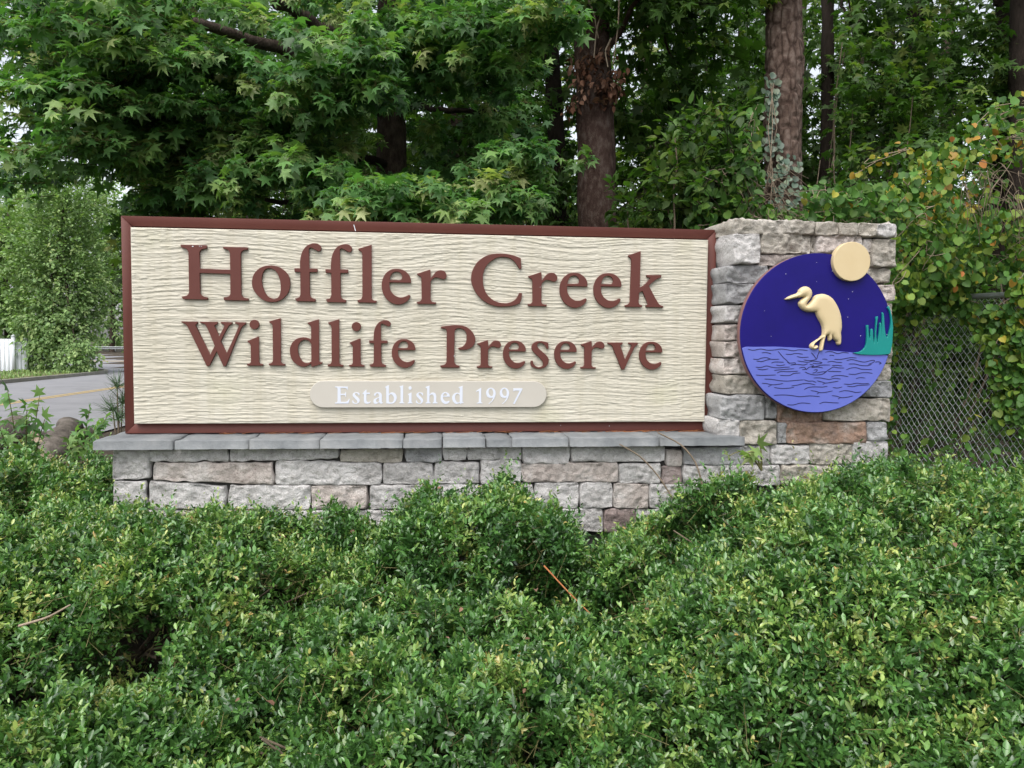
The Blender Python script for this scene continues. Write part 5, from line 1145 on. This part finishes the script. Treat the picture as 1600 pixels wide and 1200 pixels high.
for j, (u, d, wp) in enumerate(((480, 17, 15), (560, 20, 18), (810, 18, 16), (1010, 17, 18), (1160, 19, 17), (1340, 16, 18), (1390, 21, 16), (1480, 18, 20), (300, 18, 16), (1250, 22, 18))):
    g_ = ground_at(u, d); ro = empty('forest_tree', tuple(g_), ['slender far trunk in the deep wood behind the sweetgum', 'far trunk in the deep wood left of the sweetgum trunk', 'far trunk in the deep wood left of the thick red brown trunk', 'far trunk in the deep wood just right of the thick red brown trunk', 'far trunk in the deep wood left of the pine', 'far trunk in the deep wood right of the slim dark one', 'farthest thin trunk behind the fence', 'far trunk behind the vine covered fence', 'far trunk at the wood edge near the road', 'farthest trunk directly beyond the pine'][j], 'tree', 'far trunks in the deep wood')
    trunk(ro, [g_, at(u, 100, d), at(u+6, -300, d)], [wp/2*d/FPX*1.1, wp/2*d/FPX, wp/2*d/FPX*.7], M['bark' if j % 2 else 'dark_bark'], 500+j, 12)

# ------------------------------------------------------------------ CHAIN LINK FENCE with vines
fa, fb = at(1392, 462, 6.6), at(1720, 452, 5.1); fa[2] = fb[2] = 1.86
fb = fb+(fb-fa)*1.1
fv = fb-fa; flen = float(np.linalg.norm(fv[:2])); fd = np.array([fv[0], fv[1], 0])/flen; fn = np.array([fd[1], -fd[0], 0]); fn = fn if fn[1] < 0 else -fn
fzb = .42
fence = empty('chain_link_fence', (float(fa[0]), float(fa[1]), fzb), 'grey chain link fence running from behind the pillar to the right edge', 'fence')
off = np.array(fence.location)
mb = MB(); mb.tube([fa-fd*.3, fa+fd*flen], .021, 12); mb.build('top_rail', M['galv'], fence, off=off, smooth=True)
for s_ in (-.25, flen-.02):
    q = fa+fd*s_; mb = MB(); mb.tube([(q[0], q[1], .2), (q[0], q[1], 1.86)], .03, 12); mb.tube([(q[0], q[1], 1.86), (q[0], q[1], 1.90), (q[0], q[1], 1.915)], [.034, .03, .008], 12); mb.build('fence_post', M['galv'], fence, off=off, smooth=True)
dw, dh = .052, .068; P0 = []; P1 = []
nz_ = int((1.85-fzb)/(dh/2)); nc = int((flen+.3)/(dw))
for i in range(nc):
    for j in range(nz_):
        for sgn in (0, 1):
            sx0, sx1 = ((i+sgn)*dw, (i+.5)*dw) if j % 2 == 0 else ((i+.5)*dw, (i+sgn)*dw)
            bulge = .004*(1 if sgn else -1)
            P0.append(fa+fd*(sx0-.3)+np.array([0, 0, fzb+j*dh/2-1.86])+fn*bulge); P1.append(fa+fd*(sx1-.3)+np.array([0, 0, fzb+(j+1)*dh/2-1.86])-fn*bulge)
V1, F1 = tubes_np(np.array(P0), np.array(P1), .0023, .0023, 4)
o = link('wire_mesh', mesh_np('wire_mesh', V1-off, F1, M['galv']), fence); o['kind'] = 'stuff'

def vine(name, lab, P, seed, size=(.034, .064), tint=(.42, .20), parts=300, hang=.75, autumn=.06, stems=60):
    r = np.random.default_rng(seed); n_ = len(P); loc = P.mean(0); loc[2] = P[:, 2].min(); root = empty(name, tuple(loc), lab, 'vine', 'heart leaved vines on the fence and trees')
    d = nrm(np.stack([r.normal(0, .6, n_), r.normal(-.25, .45, n_), r.normal(-hang, .55, n_)], -1)); up = nrm(np.stack([r.normal(0, .6, n_), r.normal(-.55, .5, n_), r.normal(.7, .45, n_)], -1))
    t = np.clip(r.normal(*tint, n_), 0, .7); aw = Waves(10, .6, 2.0, seed)(P); au = r.random(n_) < autumn*np.clip(.35+1.3*aw, 0, 4); t[au] = r.uniform(.7, 1, au.sum())
    L = [P, d, up, r.uniform(*size, n_), t]
    u_, v_, d_ = to_px(P); vis = (u_ > -10) & (u_ < 1610) & (v_ > -10) & (v_ < 740); sc = np.where(vis, L[3]/d_, 0); sel = np.zeros(n_, bool); sel[np.argsort(-sc+r.uniform(0, .004, n_))[:parts]] = True
    single_leaves(root, TH, L, sel, M['vine_leaf'])
    if (~sel).sum(): o = link('foliage', leaf_mesh('foliage', TH, L, M['vine_leaf'], loc, ~sel), root); o['kind'] = 'stuff'
    mb = MB()
    for q in range(stems):
        a_ = P[r.integers(n_)]; cand = P[np.argsort(np.linalg.norm(P-a_, axis=1))[[min(n_-1, 14), min(n_-1, 34), min(n_-1, 60)]]]
        pts = np.vstack([a_[None], cand]); tt = np.linspace(0, 3, 10); Q = np.stack([np.interp(tt, range(4), pts[:, i]) for i in range(3)], -1)+r.normal(0, .008, (10, 3)); Q[1:-1] = (Q[:-2]+Q[1:-1]+Q[2:])/3
        mb.tube(Q, .0028, 4)
    o = mb.build('vine_stems', M['dry_stem'], root, off=loc); o['kind'] = 'stuff'
    return root
r = np.random.default_rng(61); n_ = 17000
s_ = r.uniform(-.25, flen, n_); z_ = r.uniform(fzb, 2.0, n_)
P = fa[None]+fd[None]*s_[:, None]+fn[None]*r.uniform(.0, .13, n_)[:, None]; P[:, 2] = z_
u_, v_, d_ = to_px(P)
hole = (((u_-1470)/78)**2+((v_-610)/125)**2 < 1) | ((((u_-1530)/75)**2+((v_-722)/62)**2) < 1) | (((u_-1590)/50)**2+((v_-735)/40)**2 < 1)
part_ = (u_ < 1432) & (v_ > 500)
keep = ~hole & ~(part_ & (r.random(n_) < .45)) & ~((v_ > 438) & (v_ < 474) & (((u_ > 1515) & (u_ < 1578)) | ((u_ > 1590) & (r.random(n_) < .5)))) & (r.random(n_) < np.where(v_ > 660, .3, .85)) | (hole & (r.random(n_) < .035))
vine('fence_vine', 'heart leaved vine covering the chain link fence around the bare opening', P[keep], 62, autumn=.035, tint=(.42, .18))
# the heaped vine above the fence, rising to the right edge, and the tangle around the foot of the pine
r = np.random.default_rng(63)
def band(n_, f, d0, d1, u0, u1, v1f):
    u_ = r.uniform(u0, u1, n_); t = r.uniform(0, 1, n_)**.8; v_ = f(u_)*(1-t)+v1f(u_)*t; d = r.uniform(d0, d1, n_)
    return np.array([at(a, b, c_) for a, b, c_ in zip(u_, v_, d)])
hv_ = Waves(14, 1.2, 3.2, 99)
topl = lambda u: np.interp(u, [1330, 1400, 1450, 1500, 1560, 1620, 1700], [345, 262, 235, 195, 150, 125, 100])
P = band(8200, topl, 5.4, 6.4, 1385, 1880, lambda u: 470+0*u); P = P[hv_(P) > -.75]; uu_, vv_, _d = to_px(P); P = P[~((vv_ > 444) & (uu_ > 1440) & (r.random(len(P)) < .85)) & ~((vv_ > 436) & (uu_ > 1515) & (uu_ < 1578))]; uu_, vv_, _d = to_px(P); P = P[~(((uu_-1560)/80)**2+((vv_-285)/40)**2 < 1) | (r.random(len(P)) < .25)]
vine('heaped_vine', 'vine heaped above the fence with yellow and orange leaves at the right edge', P, 64, size=(.036, .066), autumn=.15, tint=(.46, .2), stems=150)
P = band(17, lambda u: 252-.42*(u-1335), 6.15, 6.4, 1332, 1424, lambda u: 276-.42*(u-1335))
vine('trailing_vine', 'trailing vine tip with yellow leaves reaching out left of the heap', P, 65, parts=60, autumn=3., stems=4)
P = band(900, lambda u: 210+60*np.sin(u*.03), 6.2, 6.9, 1075, 1212, lambda u: 372+0*u); uu_, vv_, _d = to_px(P); P = P[~((uu_ > 1188) & (vv_ < 320))]
vine('pine_vine', 'vine with scattered leaves tangled left of the foot of the pine', P, 66, size=(.05, .085), autumn=.03, tint=(.33, .15), stems=90)
P = band(850, lambda u: 285+0*u, 6.3, 7.0, 1200, 1400, lambda u: 375+0*u); uu_, vv_, _d = to_px(P); P = P[~((uu_ < 1252) & (vv_ < 328))]
vine('pine_vine', 'low vine growing over the ground behind the pillar top', P, 67, size=(.05, .08), autumn=.02, tint=(.33, .15), stems=60)
# dry tangle of stems at the pine's foot and on the heap
for j, (lab, box, n_, dd_) in enumerate((('tangle of dry vine stems at the foot of the pine', (1150, 250, 1235, 345), 60, 6.3), ('tangle of dry brown stems hanging in the heaped vine', (1500, 250, 1600, 330), 55, 5.35))):
    r = np.random.default_rng(80+j); mb = MB(); x0_, y0_, x1_, y1_ = box
    for q in range(n_):
        a_ = (r.uniform(x0_, x1_), r.uniform(y0_, y1_)); th = r.normal(.9 if j == 0 else 1.4, .7); l_ = r.uniform(25, 80); b_ = (a_[0]+l_*math.cos(th), a_[1]+l_*math.sin(th)); c_ = ((a_[0]+b_[0])/2+r.normal(0, 9), (a_[1]+b_[1])/2-r.uniform(0, 16)); dz = dd_+r.uniform(-.15, .3)
        tt = np.linspace(0, 1, 7)[:, None]; A_, C_, B_ = at(*a_, dz), at(*c_, dz-.1), at(*b_, dz); mb.tube(A_*(1-tt)**2+2*C_*tt*(1-tt)+B_*tt*tt, .0023, 4)
    loc = at((x0_+x1_)/2, y1_, dd_); o = mb.build('dry_vine_tangle', M['twig'], None, off=loc); o.location = loc; tag(o, lab, 'vine'); o['kind'] = 'stuff'
    
# ------------------------------------------------------------------ LEFT BACKGROUND: fence, trees
vf = empty('vinyl_fence', tuple(on_z(10, 590, .10)), 'white vinyl privacy fence across the road at the left edge', 'fence')
off = np.array(vf.location); dF = 33.
pe = at(41, 560, dF); ps = at(22, 560, dF-.3); 
def post_(p_, z1_):
    mb = MB(); mb.box(p_[0]-.065, p_[0]+.065, p_[1]-.065, p_[1]+.065, .05, z1_); q = mb.build('post', M['vinyl'], vf, off=off)
    mb = MB(); V = [(p_[0]-.085, p_[1]-.085, z1_), (p_[0]+.085, p_[1]-.085, z1_), (p_[0]+.085, p_[1]+.085, z1_), (p_[0]-.085, p_[1]+.085, z1_), (p_[0], p_[1], z1_+.11)]
    mb.add(V, [(0, 1, 4), (1, 2, 4), (2, 3, 4), (3, 0, 4), (3, 2, 1, 0)]); c_ = mb.build('post_cap', M['vinyl'], q, off=off)
post_(pe, 1.48); post_(ps, 1.60)
p2 = at(-60, 560, dF-1.2); post_(p2, 1.62)
for (a_, b_, zt_) in ((ps, pe, 1.38), (p2, ps, 1.50)):
    n_ = max(3, int(np.linalg.norm((b_-a_)[:2])/.15)); dlt = (b_-a_)/n_
    for i in range(n_):
        s0, s1 = a_+dlt*(i+.002), a_+dlt*(i+.998); mb = MB(); V = []
        for (q, yy) in ((s0, -.02), (s1, -.02), (s1, .02), (s0, .02)): V += [(q[0], q[1]+yy, .14), (q[0], q[1]+yy, zt_)]
        mb.add(V, [(0, 2, 3, 1), (2, 4, 5, 3), (4, 6, 7, 5), (6, 0, 1, 7), (1, 3, 5, 7)]); mb.build('board', M['vinyl'], vf, off=off)
def roadside(u, vbase, d, blobs, lab, seed, leaf='pale_leaf', size=.17, name='roadside_tree', wpx=7, nleaf=9, tint=(.45, .2), parts=0):
    g_ = at(u, 536, d); g_[2] = .05; root = empty(name, tuple(g_), lab, 'tree', 'trees along the far road')
    trunk(root, [g_, at(u, 430, d), at(u+4, 300, d)], [wpx*.6*d/FPX, wpx*.45*d/FPX, wpx*.2*d/FPX], M['bark'], seed, 10)
    bb_ = [(at(a, b, d+dz), (ru*d/FPX, ru*d/FPX*.8, rv*d/FPX), n_) for (a, b, dz, ru, rv, n_) in blobs]
    for q in range(5):
        c_ = bb_[q % len(bb_)][0]; s0 = at(u, 500-q*35, d); limb(root, [s0, s0*.4+c_*.6, c_], .06, .015, M['bark'], seed*3+q)
    crown(root, seed, bb_, at(u, 480, d), M[leaf], TO, size, nleaf, tint=tint, spread=size*1.5)
roadside(95, 590, 34, [(85, 420, 0, 92, 120, 1300), (105, 325, 0, 75, 70, 520), (75, 520, -1, 55, 55, 380), (120, 560, -1.5, 35, 28, 160), (60, 560, -.5, 30, 30, 120), (130, 470, 0, 42, 70, 300)], 'full pale green roadside tree at the road bend', 701)
roadside(10, 560, 37, [(5, 400, 0, 75, 110, 300), (-40, 470, 0, 60, 70, 120), (20, 500, 0, 50, 50, 120)], 'tree behind the white fence at the left edge', 702, size=.34)
roadside(175, 555, 93, [(178, 420, 0, 70, 130, 700), (140, 360, 3, 80, 110, 500), (30, 330, 4, 90, 90, 300)], 'tall tree beyond the guard rail nearest the sign edge', 703, size=.55)
roadside(-200, 560, 45, [(-200, 390, 0, 120, 150, 420)], 'far tree beyond the left edge of the picture', 706, size=.34)
roadside(-480, 560, 50, [(-480, 380, 0, 160, 160, 420)], 'second far tree beyond the left edge of the picture', 707, size=.4)
roadside(70, 555, 104, [(60, 380, 0, 110, 130, 480), (0, 380, 0, 80, 130, 260)], 'far grey green tree behind the roadside tree', 704, size=.62)
roadside(230, 555, 94, [(240, 420, 0, 80, 150, 420)], 'far tree hidden mostly behind the left edge of the sign', 705, size=.5)
# shaggy grass and weeds along the kerb and guard rail
r = np.random.default_rng(333); n_ = 2500
s_ = r.uniform(36, 66, n_); P = np.array([road_pt(-r.uniform(.4, 3.5), a) for a in s_]); P = np.concatenate([P, np.full((n_, 1), .1)], 1)
L = [P, nrm(rnd_dirs(r, n_)*.5+np.array([0, 0, 1])), rnd_dirs(r, n_), r.uniform(.06, .16, n_), r.uniform(.3, 1, n_)]
tag(link('verge_grass', leaf_mesh('verge_grass', TS, L, M['pale_leaf'], 0)), 'rough grass along the kerb of the bend', kind='stuff')
s_ = r.uniform(70, 108, 1600); P = np.array([road_pt(W_+r.uniform(1.8, 9), a) for a in s_]); P = np.concatenate([P, r.uniform(.1, 2.2, (1600, 1))], 1)
L, _t, _q = sprays(r, P, P-np.array([0, 0, 1.]), .45, 6, .2, (.35, .2), spread=.5)
tag(link('roadside_undergrowth', leaf_mesh('roadside_undergrowth', TO, L, M['pale_leaf'], 0)), 'dense bank of bushes behind the guard rail', kind='stuff')
print('hedge leaves', tot_l, 'tris', sum(len(p.vertices)-2 for o in SC.objects if o.type == 'MESH' and o.data.users < 3 for p in o.data.polygons) if False else '')
